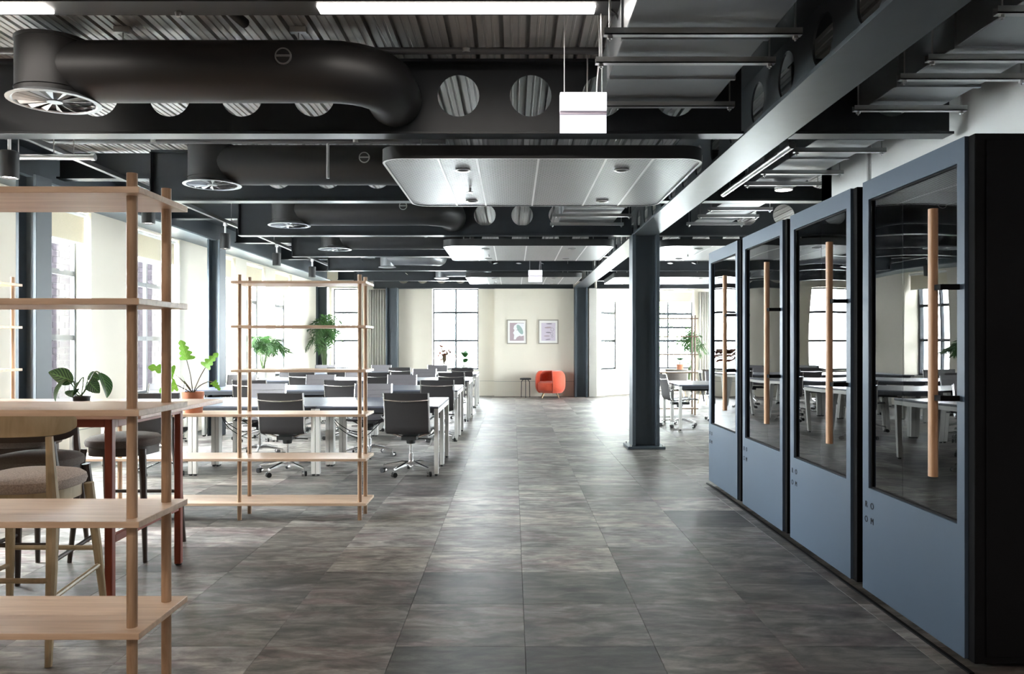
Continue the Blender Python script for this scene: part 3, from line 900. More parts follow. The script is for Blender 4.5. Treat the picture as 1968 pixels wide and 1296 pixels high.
def office_chair():
    o = empty('office_chair')
    prof = smooth_path([(0, .24, .455), (0, .20, .47), (0, .0, .455), (0, -.15, .445), (0, -.215, .475), (0, -.235, .56), (0, -.255, .70), (0, -.30, .875)], 5)
    ks = [i for i, p_ in enumerate(prof)]
    cut = next(i for i, p_ in enumerate(prof) if p_.y < -.18)
    def sheet(pts, wx, nm):
        mb = MB(); nx = 8; n = len(pts); vs = []
        for sgn in (1, -1):
            for i, p_ in enumerate(pts):
                d = (pts[min(i + 1, n - 1)] - pts[max(i - 1, 0)]).normalized()
                nrm = Vector((0, d.z, -d.y)) * (.006 * sgn)
                for k in range(nx + 1):
                    u = 2 * k / nx - 1
                    sag = (1 - u * u) * .008
                    vs.append((u * wx, p_.y + nrm.y - (sag if p_.z > .5 else 0), p_.z + nrm.z - (sag if p_.z <= .5 else 0)))
        m = nx + 1; fs = []
        for i in range(n - 1):
            for k in range(nx):
                a_ = i * m + k
                fs.append((a_, a_ + 1, a_ + m + 1, a_ + m)); b_ = n * m + a_
                fs.append((b_ + m, b_ + m + 1, b_ + 1, b_))
            fs.append((i * m, (i + 1) * m, n * m + (i + 1) * m, n * m + i * m))
            fs.append((i * m + nx, n * m + i * m + nx, n * m + (i + 1) * m + nx, (i + 1) * m + nx))
        for k in range(nx):
            fs.append((k, n * m + k, n * m + k + 1, k + 1)); e = (n - 1) * m
            fs.append((e + k, e + k + 1, n * m + e + k + 1, n * m + e + k))
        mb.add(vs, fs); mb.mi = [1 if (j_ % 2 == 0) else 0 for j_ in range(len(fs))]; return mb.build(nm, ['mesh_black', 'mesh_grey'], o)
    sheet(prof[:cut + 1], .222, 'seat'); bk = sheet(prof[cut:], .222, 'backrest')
    for z in (.60, .74, .80):   # stitched welts across the sling
        y = -.238 - (z - .56) * .2
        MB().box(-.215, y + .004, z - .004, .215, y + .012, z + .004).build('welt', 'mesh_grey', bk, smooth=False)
    for sx in (-1, 1):
        MB().tube([(sx * .232, p_.y, p_.z) for p_ in prof], .009, 8).build('side_frame', 'chrome', o)
        MB().tube([(sx * .238, -.23, .60), (sx * .272, -.20, .625), (sx * .277, -.05, .63), (sx * .277, .09, .62), (sx * .27, .13, .58), (sx * .255, .09, .50), (sx * .24, .05, .462)], .010, 7).build('armrest', 'chrome', o)
    MB().tube([(u * .232, -.285 - .02 * (1 - u * u), .805 - .014 * (1 - u * u)) for u in [-1, -.9, -.6, -.3, 0, .3, .6, .9, 1]], .009, 7).build('crossbar', 'chrome', o)
    MB().tube([(-.22, -.06, .44), (-.10, -.06, .40), (.10, -.06, .40), (.22, -.06, .44)], .010, 7).tube([(-.22, .1, .45), (-.10, .1, .40), (.10, .1, .40), (.22, .1, .45)], .010, 7).build('seat_spider', 'chrome', o)
    mb = MB(); mb.box(-.08, -.14, .37, .08, .15, .41); mb.cyl((0, 0, .32), (0, 0, .38), .045, .055, 12); mb.tube([(.05, .0, .375), (.16, .0, .37), (.22, -.01, .368)], .007, 6)
    mb.build('tilt_mechanism', 'black', o, bevel=.006)
    MB().cyl((0, 0, .08), (0, 0, .22), .027, n=14).cyl((0, 0, .22), (0, 0, .33), .016, n=12).build('gas_column', 'chrome', o)
    for k in range(5):
        a = radians(90 + 72 * k + 12); ca, sa = cos(a), sin(a)
        rings = []
        for r_, z, hw, hh in ((.02, .115, .030, .020), (.10, .118, .022, .016), (.22, .098, .016, .010), (.30, .085, .013, .008)):
            rings.append([(ca * r_ - sa * u * hw, sa * r_ + ca * u * hw, z + v * hh) for u, v in ((-1, -1), (1, -1), (1, .6), (.5, 1), (-.5, 1), (-1, .6))])
        loft(MB(), rings).build('base_leg', 'chrome', o)
        px_, py_ = ca * .295, sa * .295
        ta = a + 1.1; tx, ty = cos(ta), sin(ta)
        c_ = MB().cyl((px_, py_, .055), (px_, py_, .088), .006, n=6)
        cx_, cy_ = px_ + ty * .012, py_ - tx * .008
        for s_ in (-1, 1): c_.cyl((cx_ + tx * s_ * .006, cy_ + ty * s_ * .006, .027), (cx_ + tx * s_ * .026, cy_ + ty * s_ * .026, .027), .027, n=12, mi=s_ > 0)
        c_.build('caster', ['chrome', 'black'], o)
    return o
oc = office_chair()
first = True
for r in range(4):
    y0 = 8.33 + 2.9 * r
    for side in (0, 1):
        for c in range(3):
            x = (-1.08, -2.40, -3.71)[c] if side == 0 else (-1.78, -3.11, -4.42)[c]
            y = y0 + .19 if side == 0 else y0 + 1.38 + .10
            rz = (0 if side == 0 else pi) + random.uniform(-.06, .06)
            if (r, side, c) == (0, 0, 2): rz += .12
            lb = 'black chrome office chair, %s desk row, %s side, %s' % (rows[r], ('near', 'far')[side], posn[c])
            o = oc if first else dup(oc); first = False
            o.location = (x + random.uniform(-.015, .015), y + random.uniform(-.02, .02), 0); o.rotation_euler[2] = rz
            tag(o, lb, 'office chair', 'office chairs of the left desks')
# cables looping under the near desks
def cables(loc, rz, label):
    o = empty('cable_bundle', loc, rz, label, 'cable')
    for k in range(2):
        d = .22 + .07 * k
        MB().tube(smooth_path([(-.32, 0, .60), (-.22, .02, .60 - d * .6), (-.02 + .03 * k, .03, .60 - d), (.2, .02, .60 - d * .55), (.32, 0, .60)], 6), .005, 6).build('cable', 'black', o)
for k, x in enumerate((-3.0, -1.75)): cables((x, 9.02, 0), 0, 'black cables looping below the nearest desk row, %s' % ('left of the shelf posts', 'right of the shelf posts')[k])

# right bank, beyond the central column
dk2 = []
for k, (x, y, s) in enumerate([(3.28, 13.0, 0), (3.28, 13.69, pi), (4.57, 13.0, 0), (4.57, 13.69, pi)]):
    dk2.append(dup(dk, loc=(x, y, 0), rz=s, label='slate desk of the right bank beyond the booths, %s' % ('near left', 'far left', 'near right', 'far right')[k]))
    dk2[-1]['group'] = 'desks of the right bank'
for o in dk2: o.location.y -= .02
for k, (x, y, rz, lb) in enumerate([(2.78, 13.3, -pi / 2 + .1, 'office chair seen side on at the left end of the right desk bank'), (3.6, 12.68, .1, 'office chair on the near side of the right bank, partly behind the farthest booth'),
                                    (3.75, 14.3, pi, 'office chair on the far side of the right desk bank')]):
    o = dup(oc, loc=(x, y, 0), rz=rz, label=lb); o['group'] = 'office chairs of the right desks'

# ================================================================ PLANTS
def leaf_part(par, pts, L, wf, direction, droop, m, stem='stem', sr=.004, n=12, fold=.25, lobes=0, twist=0, name='leaf'):
    """petiole along pts, then a blade of length L leaving the last point along direction, bending down by droop"""
    mb = MB(); mb.uv = []
    pp = smooth_path(pts, 4); mb.tube(pp, sr, 5, mi=1); mb.uv += [(0, 0)] * len(mb.v)
    p_ = Vector(pts[-1]); d = Vector(direction).normalized()
    side = d.cross(Vector((0, 0, 1)))
    side = side.normalized() if side.length > .1 else Vector((1, 0, 0))
    side = Matrix.Rotation(twist, 3, d) @ side
    vs = []; cols = 4
    step = L / n
    for i in range(n + 1):
        t = i / n
        wd = wf * (sin(pi * min(1, t * .96 + .03)) ** .7) * (1.15 - .45 * t)
        if lobes:
            wd = wf * (1.1 - .75 * t) * (.52 + .48 * abs(sin(lobes * pi * t + .4))) * (1 if t < .98 else .1)
        nr = side.cross(d).normalized()
        for k in range(-cols // 2, cols // 2 + 1):
            u = k / (cols / 2)
            vs.append(p_ + side * (u * wd) + nr * (abs(u) * wd * fold)); mb.uv.append((u, t))
        d = (Matrix.Rotation(-droop / n, 3, side) @ d).normalized()
        p_ = p_ + d * step
    m_ = cols + 1
    mb.add(vs, [(i * m_ + k, i * m_ + k + 1, (i + 1) * m_ + k + 1, (i + 1) * m_ + k) for i in range(n) for k in range(cols)])
    return mb.build(name, [m, stem], par)
def pot(par, r, h, m, taper=.78, rim=True):
    pr = [(0.001, 0), (r * taper, 0), (r * .97, h * .8), (r, h * .8) if rim else (r * .98, h * .8), (r, h), (r * .9, h), (r * .88, h * .85)]
    MB().lathe(pr, n=28).build('pot', m, par)
    MB().lathe([(.001, h * .87), (r * .89, h * .86)], n=20).build('soil', 'soil', par)

# calathea on the counter table
pl = empty('potted_plant', (-2.70, 4.98, 1.03), 0, 'striped leaved plant in dark pot at the left end of the counter table', 'plant', 'potted plants')
pot(pl, .055, .03, 'pot_dark', .9)
for st, dr, L, wd, dp, tw in [(((0, 0, .03), (-.03, 0, .07), (-.05, 0, .125)), (-.85, -.15, .30), .155, .062, -.1, 1.25),
                      (((0, 0, .03), (-.05, 0, .09), (-.085, 0, .135)), (-.55, -.2, -.45), .17, .05, 1.0, .15),
                      (((0, 0, .03), (.02, -.02, .09), (.03, -.03, .15)), (-.35, -.35, -.75), .14, .062, .2, .2),
                      (((0, 0, .03), (.045, 0, .11), (.085, 0, .18), (.115, 0, .175)), (.5, -.2, -.5), .175, .055, .7, -.2),
                      (((0, 0, .03), (.02, .02, .07), (.035, .02, .12)), (.65, -.4, -.45), .12, .045, .3, .9),
                      (((0, 0, .03), (.01, .03, .08), (.03, .03, .16)), (.4, -.2, -.1), .09, .035, .5, 1.2),
                      (((0, 0, .03), (-.01, -.03, .04), (-.02, -.04, .07)), (.1, -.6, -.1), .08, .045, .8, .2)]:
    leaf_part(pl, st, L, wd, dr, dp, 'leaf_calathea', twist=tw)
# lobed philodendron on the low shelf
pl = empty('potted_plant', (-2.56, 6.37, .836), 0, 'bright green lobed plant in terracotta pot on the stepped shelving', 'plant', 'potted plants')
pot(pl, .085, .165, 'terracotta', .85)
for st, dr, L, wd, dp, tw in [(((0, 0, .15), (-.02, 0, .30), (-.05, 0, .42)), (-.15, -.25, .9), .17, .075, .1, .3),
                      (((0, 0, .15), (.05, 0, .27), (.10, 0, .36)), (.5, .1, .75), .15, .065, .3, .9),
                      (((0, 0, .15), (.05, 0, .21), (.12, 0, .245), (.16, 0, .245)), (.6, -.1, -.6), .09, .032, .3, .8),
                      (((0, 0, .15), (-.08, 0, .25), (-.15, 0, .31)), (-.9, -.2, .35), .20, .075, .3, 1.0),
                      (((0, 0, .15), (-.06, -.02, .19), (-.12, -.02, .22)), (-.75, -.3, -.25), .14, .065, .3, 1.0),
                      (((0, 0, .15), (-.03, 0, .20), (-.07, 0, .25)), (-.2, 0, .9), .05, .012, .3, .3)]:
    leaf_part(pl, st, L, wd, dr, dp, 'leaf_philo', 'stem_brown', lobes=4, n=32, twist=tw, fold=.15)

def palm(loc, h, spread, nf, label, potr, poth, pm, seed, cat='plant'):
    rnd = random.Random(seed)
    o = empty('potted_palm', loc, 0, label, cat, 'potted plants')
    pot(o, potr, poth, pm)
    for f_ in range(nf):
        a = 2 * pi * f_ / nf + rnd.uniform(-.3, .3); s = spread * rnd.uniform(.45, 1.0); hh = h * rnd.uniform(.72, 1.0)
        path = smooth_path([(rnd.uniform(-.3, .3) * potr, rnd.uniform(-.3, .3) * potr, poth * .8), (cos(a) * s * .18, sin(a) * s * .18, poth + (hh - poth) * .55),
                            (cos(a) * s * .5, sin(a) * s * .5, poth + (hh - poth) * .97), (cos(a) * s, sin(a) * s, poth + (hh - poth) * rnd.uniform(.6, .85))], 7)
        mb = MB(); mb.tube(path, [.006 * (1 - .7 * i / len(path)) for i in range(len(path))], 5, mi=1)
        st = int(len(path) * .38)
        for i in range(st, len(path)):
            p_ = path[i]; d = (path[min(i + 1, len(path) - 1)] - path[i - 1]).normalized()
            sd = d.cross(Vector((0, 0, 1))); sd = sd.normalized() if sd.length > .05 else Vector((sin(a), -cos(a), 0))
            for sg in (-1, 1):
                for q_ in (0, .5):
                    b_ = p_ + d * q_ * .02
                    ln = spread * .42 * (1 - .5 * (i - st) / (len(path) - st)) * rnd.uniform(.8, 1.1)
                    dd = (sd * sg * .8 + d * .8 + Vector((0, 0, -.15))).normalized()
                    wv = d.cross(dd).normalized().cross(dd) * .008
                    m1 = b_ + dd * ln * .55; e_ = b_ + dd * ln + Vector((0, 0, -.22 * ln))
                    mb.add([b_ - wv * .5, b_ + wv * .5, m1 + wv, e_, m1 - wv], [(0, 1, 2, 3, 4)])
        mb.build('frond', ['leaf_palm', 'stem'], o)
    return o
palm((-4.95, 15.75, .70), .86, .60, 22, 'bushy palm in the third left window behind the open shelving', .085, .12, 'white_pot', 3)
palm((-4.62, 19.5, 0), 2.12, .60, 24, 'tall palm standing in the far left corner before the blue column', .17, .55, 'pot_dark', 5)
palm((4.35, 19.6, 0), 1.85, .5, 15, 'tall palm by the far right window behind the lounge shelving', .17, .5, 'white_pot', 8)
# croton, broad leaved plant on the end wall sill
pl = empty('potted_plant', (-1.84, 21.17, .70), 0, 'red and yellow leaved croton on the end wall window sill', 'plant', 'potted plants')
pot(pl, .085, .11, 'terracotta')
rnd = random.Random(4)
for k in range(64):
    a = rnd.uniform(0, 2 * pi); h = rnd.uniform(.15, .50); rr = rnd.uniform(.02, .14)
    leaf_part(pl, ((0, 0, .1), (cos(a) * rr * .5, sin(a) * rr * .3, .1 + h * .6), (cos(a) * rr, sin(a) * rr * .6, .1 + h)), rnd.uniform(.14, .24), .045, (cos(a), sin(a) * .5, rnd.uniform(-.2, .9)), 1.0, 'leaf_red', 'stem_brown', n=5, sr=.003)
pl = empty('potted_plant', (-1.28, 21.17, .70), 0, 'broad green leaved plant on the end wall sill right of the croton', 'plant', 'potted plants')
pot(pl, .085, .11, 'white_pot')
for k in range(18):
    a = rnd.uniform(0, 2 * pi); h = rnd.uniform(.05, .28)
    leaf_part(pl, ((0, 0, .1), (cos(a) * .06, sin(a) * .03, .1 + h)), rnd.uniform(.16, .26), .065, (cos(a) * .6, sin(a) * .3, .8), .9, 'leaf_dark', n=7)
pl = empty('potted_plant', (3.93, 18.75, .73), 0, 'small leafy plant in orange terracotta pot on the far white table', 'plant', 'potted plants')
pot(pl, .085, .17, 'terracotta')
for k in range(9):
    a = 2 * pi * k / 9
    leaf_part(pl, ((0, 0, .15), (cos(a) * .04, sin(a) * .04, .26)), .22, .07, (cos(a), sin(a), .75), .8, 'leaf_dark', n=6)

# far lounge table
t = empty('lounge_table', (3.95, 18.75, 0), 0, 'white topped table with splayed legs carrying the small terracotta pot', 'table')
MB().prism(rrect(-.75, -.4, .75, .4, .12), .705, .73).build('table_top', 'white_top', t)
for sx in (-1, 1):
    for sy in (-1, 1): MB().tube([(sx * .62, sy * .3, 0), (sx * .5, sy * .22, .705)], [.015, .022], 8).build('leg', 'desk_edge', t)
def side_chair(loc, rz, label):
    o = empty('lounge_chair', loc, rz, label, 'chair', 'grey shell chairs at the far table')
    rings = [[(x * s, y * s, z) for x, y in superell(.22, .22, 24)] for s, z in ((.8, .42), (1, .44), (1, .47), (.85, .48))]
    loft(MB(), rings).build('seat', 'fabric_brown', o)
    rings = []
    for k in range(13):
        a = radians(200 + 140 * k / 12)
        rings.append([(.22 * cos(a) * f_, .22 * sin(a) * f_, z) for f_, z in ((1.0, .46), (1.08, .46), (1.22, .80), (1.15, .80))])
    loft(MB(), rings).build('backrest', 'fabric_brown', o)
    for sx in (-1, 1):
        for sy in (-1, 1): MB().tube([(sx * .22, sy * .22, 0), (sx * .15, sy * .15, .43)], .011, 7).build('leg', 'ash', o)
    return o
side_chair((3.7, 18.1, 0), 0, 'grey shell chair at the near side of the far white table'); side_chair((4.5, 18.1, 0), .2, 'grey shell chair at the right of the far white table')

# ================================================================ END WALL FURNITURE
ac = empty('armchair', (.95, 20.33, 0), 0, 'coral red velvet tub armchair against the end wall', 'armchair')
def bulge(z0, z1, r, b, n=10): return [(r * (1 - b * (2 * k / n - 1) ** 4 * 1.0), z0 + (z1 - z0) * k / n) for k in range(n + 1)]
out_ = bulge(.13, .68, .385, .22); inn = [(r - .10, z) for r, z in reversed(out_[2:])]
prof = [(out_[0][0] - .08, .135)] + out_ + [(out_[-1][0] - .05, .69)] + inn
a0, a1, nn = radians(-82), radians(200), 40
rings = [[(r * cos(a0 + (a1 - a0) * k / nn), r * sin(a0 + (a1 - a0) * k / nn), z) for r, z in prof] for k in range(nn + 1)]
loft(MB(), rings).build('shell', 'red_velvet', ac)
MB().lathe([(.001, .13), (.25, .13), (.335, .2), (.355, .3), (.34, .38), (.29, .415), (.001, .42)], n=36).build('seat_cushion', 'red_velvet', ac)
for a in (45, 135, 225, 315):
    ca, sa = cos(radians(a)), sin(radians(a))
    MB().tube([(ca * .31, sa * .31, 0), (ca * .22, sa * .22, .14)], [.010, .018], 8).build('leg', 'gold', ac)
st = empty('side_table', (.32, 20.4, 0), 0, 'small round black side table left of the red armchair', 'side table')
MB().lathe([(.001, .455), (.13, .455), (.145, .462), (.145, .49), (.13, .50), (.001, .50)], n=28).build('table_top', 'black', st)
for a in (30, 150, 270):
    ca, sa = cos(radians(a)), sin(radians(a))
    MB().tube(smooth_path([(ca * .125, sa * .125, 0), (ca * .12, sa * .12, .34), (ca * .115, sa * .115, .41), (ca * .06, sa * .06, .455)], 5), .009, 8).build('leg', 'black', st)

def art(x, label, kind_):
    o = empty('framed_print', (x, 20.86, 1.69), 0, label, 'picture', 'framed prints on the end wall')
    w, h, t = .265, .32, .028
    f_ = MB(); f_.box(-w, -.03, -h, w, 0, -h + t); f_.box(-w, -.03, h - t, w, 0, h); f_.box(-w, -.03, -h + t, -w + t, 0, h - t); f_.box(w - t, -.03, -h + t, w, 0, h - t)
    f_.build('frame', 'art_frame', o, smooth=False)
    MB().box(-w + t, -.015, -h + t, w - t, -.002, h - t).build('mount', 'art_mat', o, smooth=False)
    mb = MB(); Y = -.016
    def flat(poly, mi, k):
        mb.add([(a_, Y - .0004 * k, b_) for a_, b_ in poly], [tuple(range(len(poly)))], mi)
    W2, H2 = .185, .235
    rect = lambda a_, b_, c_, d_: [(a_, b_), (c_, b_), (c_, d_), (a_, d_)]
    ell = lambda cx, cy, ra, rb, rot, n=22: [(cx + ra * cos(2 * pi * i / n) * cos(rot) - rb * sin(2 * pi * i / n) * sin(rot), cy + ra * cos(2 * pi * i / n) * sin(rot) + rb * sin(2 * pi * i / n) * cos(rot)) for i in range(n)]
    if kind_ == 0:
        flat(rect(-W2, -H2, W2, H2), 1, 0)
        flat([(-.08, -.2), (-.03, -.2), (0, -.14), (W2, -.1), (W2, .22), (.02, .225), (-.07, .16), (-.09, .08), (-.06, .04), (-.10, -.03), (-.07, -.08)], 2, 1)
        flat(ell(.08, .06, .14, .06, -1.05), 3, 2)
        flat([(-.02, -.235), (.14, -.235), (.135, -.15), (.08, -.10), (.02, -.13)], 1, 3)
        flat(rect(-.02, .04, .05, .048), 4, 4)
    else:
        flat(rect(-W2, -H2, W2, H2), 5, 0)
        for k, (x0, y0, ra, rb, ro) in enumerate([(.02, .21, .08, .012, 0), (-.01, .11, .09, .02, .05), (.0, -.02, .07, .013, -.05), (-.04, -.11, .08, .014, .0), (-.01, -.20, .07, .010, .15)]):
            flat(ell(x0, y0, ra, rb, ro), 1 if k % 2 else 4, 1 + k)
        for k, (x0, y0, r_) in enumerate([(.10, .06, .045), (.09, -.05, .035), (.10, -.12, .028)]):
            o1 = ell(x0, y0, r_, r_, 0); i1 = ell(x0, y0, r_ - .006, r_ - .006, 0)
            for i in range(22): flat([o1[i], o1[(i + 1) % 22], i1[(i + 1) % 22], i1[i]], 4, 7)
    mb.build('print', ['art_mat', 'art_mauve', 'art_white', 'art_green', 'art_line', 'art_lilac'], o, smooth=False)
art(.10, 'left framed print on the end wall with pale profile shape and green oval', 0)
art(.925, 'right framed print on the end wall, lilac with stacked grey strokes', 1)

# curtain at the end wall
def curtain(name, x0, x1, y, z0, z1, label, folds):
    mb = MB(); n = folds * 8
    vs = [(x0 + (x1 - x0) * i / n, y + .035 * sin(2 * pi * folds * i / n), z) for z in (z0, z1) for i in range(n + 1)]
    mb.add(vs, [(i, i + 1, n + 2 + i, n + 1 + i) for i in range(n)])
    o = mb.build(name, 'curtain', None)
    s_ = o.modifiers.new('solid', 'SOLIDIFY'); s_.thickness = .003
    return tag(o, label, 'curtain', 'grey beige curtains')
curtain('curtain', -3.80, -3.32, 20.98, .02, 2.8, 'grey beige curtain gathered left of the end wall column', 7)
curtain('curtain', 5.1, 5.5, 21.9, .02, 2.8, 'grey beige curtain by the far right windows', 6)

# blinds
def blind(p, w, drop, rz, ztop, label):
    o = empty('roller_blind', (*p, ztop), rz, label, 'blind', 'cream roller blinds')
    MB().cyl((0, 0, -.035), (w, 0, -.035), .025, n=14).build('roller', 'reveal_white', o)
    MB().box(.01, -.004, -drop, w - .01, .0, -.03).build('cloth', 'blind', o, smooth=False)
    MB().box(.01, -.009, -drop - .015, w - .01, .004, -drop).build('bottom_bar', 'reveal_white', o, smooth=False)
for k, (y0, y1) in enumerate(LW):
    nm = {1: 'cream roller blind in the window left of the near shelf post', 2: 'cream roller blind in the window between the near shelf posts', 3: 'cream roller blind in the window hidden by the blue column',
          4: 'cream roller blind in the window behind the bushy palm', 5: 'cream roller blind in the last left window before the corner'}.get(k, 'cream roller blind of the window just outside the left picture edge')
    blind((-5.07, y0 + .02), y1 - y0 - .04, .36, pi / 2, WZ1, nm)
blind((q0[0] + .7071 * .24 - .05 * .7, q0[1] + .7 * .24 + .05 * .7), .86, .32, math.atan2(1.1, 1.13), 2.85, 'cream roller blind on the angled window beside the end column')
blind((3.67, 22.08), 1.31, .30, 0, 2.85, 'cream roller blind on the far right window behind the lounge')

# ================================================================ SERVICES
# round black supply ducts with swirl diffusers
def ring_pts(c, d, up, r, n=28):
    a = up; b = d.cross(a)
    return [c + a * cos(2 * pi * k / n) * r + b * sin(2 * pi * k / n) * r for k in range(n)]
def spiral_duct(y, label, xd=-2.82):
    o = empty('air_duct', (xd, y, DECK), 0, label, 'duct', 'black round air ducts')
    zc = 3.06 - DECK; R = .185; xe = -.85 - xd
    path = [Vector((.05, 0, zc)), Vector((xe - .3, 0, zc))] + [Vector((xe - .3 + .34 * sin(t), .34 * (1 - cos(t)), zc)) for t in [radians(15 * k) for k in range(1, 7)]] + [Vector((xe + .04, .57, zc))]
    mb = MB(); rings = []
    for i, p_ in enumerate(path):
        d = (path[min(i + 1, len(path) - 1)] - path[max(i - 1, 0)]).normalized()
        rings.append(ring_pts(p_, d, Vector((0, 0, 1)), R))
    loft(mb, rings); mb.build('duct_run', 'duct_black', o)
    MB().cyl((0, 0, 2.90 - DECK), (0, 0, 3.22 - DECK), .215, n=36).cyl((0, 0, 3.22 - DECK), (0, 0, 3.24 - DECK), .22, n=36).build('drop_box', 'duct_black', o)
    df = MB(); df.lathe([(.215, .03), (.262, .004), (.262, 0), (.235, -.002), (.225, .004)], (0, 0, 2.872 - DECK), n=40)
    dd = df.build('diffuser', 'galv_duct', o)
    for k in range(16):
        a = 2 * pi * k / 16; ca, sa = cos(a), sin(a)
        q = MB(); w_ = .018
        q.add([(.04 * ca, .04 * sa, .006), (.224 * ca - sa * w_, .224 * sa + ca * w_, .012), (.224 * ca + sa * w_, .224 * sa - ca * w_, -.002), (.04 * ca, .04 * sa, .004)], [(0, 1, 2, 3), (3, 2, 1, 0)])
        q.v = [(a_, b_, c_ + 2.872 - DECK) for a_, b_, c_ in q.v]
        if k < 16: q.build('blade', 'galv_duct', dd, smooth=False)
    MB().lathe([(.001, 0), (.045, 0), (.045, .01)], (0, 0, 2.872 - DECK), n=16).build('hub', 'galv_duct', dd)
    MB().lathe([(.001, .06), (.222, .06)], (0, 0, 2.872 - DECK), n=24).build('throat', 'booth_black', dd)
    # round access cover on the duct side
    ac_ = MB(); cx = -1.36 - xd
    ac_.v = []; P0 = Vector((cx, -R * .97, zc + .03))
    ac_.cyl(P0, P0 + Vector((0, -.012, 0)), .05, n=24); cv = ac_.build('access_cover', 'zinc', o)
    MB().cyl(P0 + Vector((0, -.012, 0)), P0 + Vector((0, -.014, 0)), .041, n=24).build('cover_disc', 'duct_black', cv)
    MB().box(cx - .045, P0.y - .02, P0.z - .006, cx + .045, P0.y - .012, P0.z + .006).build('cover_bar', 'zinc', cv)
    for hx in (.42, 1.5):
        MB().cyl((hx, 0, zc + R * .9), (hx, 0, 0), .005, n=6).box(hx - .05, -.02, -.04, hx + .05, .02, -.005).build('hanger', 'zinc', o)
    return o
for k, y in enumerate((4.9, 7.47, 10.04, 12.61)):
    spiral_duct(y, '%s black round air duct with swirl diffuser, left of the perforated rafts' % ('nearest', 'second', 'third', 'farthest')[k])
# small bare ducts in the far bays
for k, (x, y) in enumerate(((-1.9, 15.2), (-1.1, 17.8))):
    o = empty('silver_duct', (x, y, DECK), 0, 'bare silver round duct overhead in the far bays, %s' % ('left one', 'right one')[k], 'duct')
    pth = smooth_path([(-.5, 0, -.33), (0, 0, -.33), (.35, .05, -.33), (.5, .3, -.30), (.52, .5, -.12)], 6)
    rings = [ring_pts(pth[i], (pth[min(i + 1, len(pth) - 1)] - pth[max(i - 1, 0)]).normalized(), Vector((0, 0, 1)), .13, 20) for i in range(len(pth))]
    loft(MB(), rings).build('duct_run', 'galv_duct', o)
    MB().lathe([(.13, .02), (.17, 0), (.12, -.01), (.001, -.005)], (-.5, 0, -.50), n=24).cyl((-.5, 0, -.48), (-.5, 0, -.2), .13, n=20).build('diffuser', 'galv_duct', o)

# perforated acoustic rafts
def raft(cx, y0, label, w=2.36, L=2.01):
    zb = 2.72
    o = empty('acoustic_raft', (cx, y0 + L / 2, zb), 0, label, 'ceiling raft', 'perforated ceiling rafts')
    out = rrect(-w / 2, -L / 2, w / 2, L / 2, .17); inn_ = rrect(-w / 2 + .018, -L / 2 + .018, w / 2 - .018, L / 2 - .018, .155)
    n = len(out); mb = MB()
    vs = [(x, y, 0) for x, y in inn_] + [(x, y, 0) for x, y in out] + [(x, y, .095) for x, y in out] + [(x, y, .095) for x, y in inn_]
    for q in range(4):
        q2 = (q + 1) % 4
        for k in range(n):
            k2 = (k + 1) % n
            mb.f.append((q * n + k, q * n + k2, q2 * n + k2, q2 * n + k)); mb.mi.append(0 if q else 1)
    mb.v = vs; mb.build('rim', ['rim_black', 'perf_rim'], o)
    MB().prism(inn_, .085, .094).build('back_plate', 'rim_black', o)
    seams = [-w / 2 + .018, -.757, -.477, .0 - .03, .46, .80, w / 2 - .018]
    for k in range(6):
        a, b = seams[k] + .004, seams[k + 1] - .004
        if k == 0: poly = [(b, -L / 2 + .018), (b, L / 2 - .018)] + arc((-w / 2 + .173, L / 2 - .173), .155, pi / 2, pi, 6) + arc((-w / 2 + .173, -L / 2 + .173), .155, pi, 1.5 * pi, 6)
        elif k == 5: poly = [(a, L / 2 - .018), (a, -L / 2 + .018)] + arc((w / 2 - .173, -L / 2 + .173), .155, 1.5 * pi, 2 * pi, 6) + arc((w / 2 - .173, L / 2 - .173), .155, 0, pi / 2, 6)
        else: poly = [(a, -L / 2 + .018), (b, -L / 2 + .018), (b, L / 2 - .018), (a, L / 2 - .018)]
        MB().prism(poly, .006, .012).build('perforated_panel', 'perf', o, smooth=False)
        if k: MB().box(seams[k] - .008, -L / 2 + .018, .003, seams[k] + .008, L / 2 - .018, .006).build('seam_strip', 'perf_rim', o, smooth=False)
    for x, y in ((-.60, -.62), (.62, -.62), (-.60, .72), (.62, .72)):
        d_ = MB().lathe([(.055, .006), (.062, -.004), (.045, -.006), (.036, .0)], (x, y, 0), n=24).build('recessed_downlight', 'zinc', o)
        MB().lathe([(.001, .001), (.037, .001)], (x, y, 0), n=18).build('lens', 'black', d_)
    MB().cyl((-.585, .12, .006), (-.585, .12, -.03), .012, n=8).lathe([(.001, -.034), (.03, -.032), (.03, -.028)], (-.585, .12, 0), n=10).build('sprinkler_head', 'zinc', o)
    for x in (-.9, .9):
        for y in (-.8, .8): MB().cyl((x, y, .09), (x, y, DECK - zb), .004, n=6).build('suspension_wire', 'zinc', o)
    return o
raft(.215, 5.73, 'nearest rounded perforated raft hanging below the beams'); raft(.215, 10.87, 'second rounded perforated raft along the aisle'); raft(.215, 16.01, 'farthest rounded perforated raft along the aisle')
raft(3.22, 10.87, 'near perforated raft right of the girder beyond the booths'); raft(3.22, 16.01, 'far perforated raft right of the girder'); raft(6.2, 10.87, 'perforated raft at the far right lounge'); raft(6.2, 16.01, 'perforated raft above the far right corner')
raft(-6.2 + 9.42 - 0.0 + 0, -99, '') if False else None

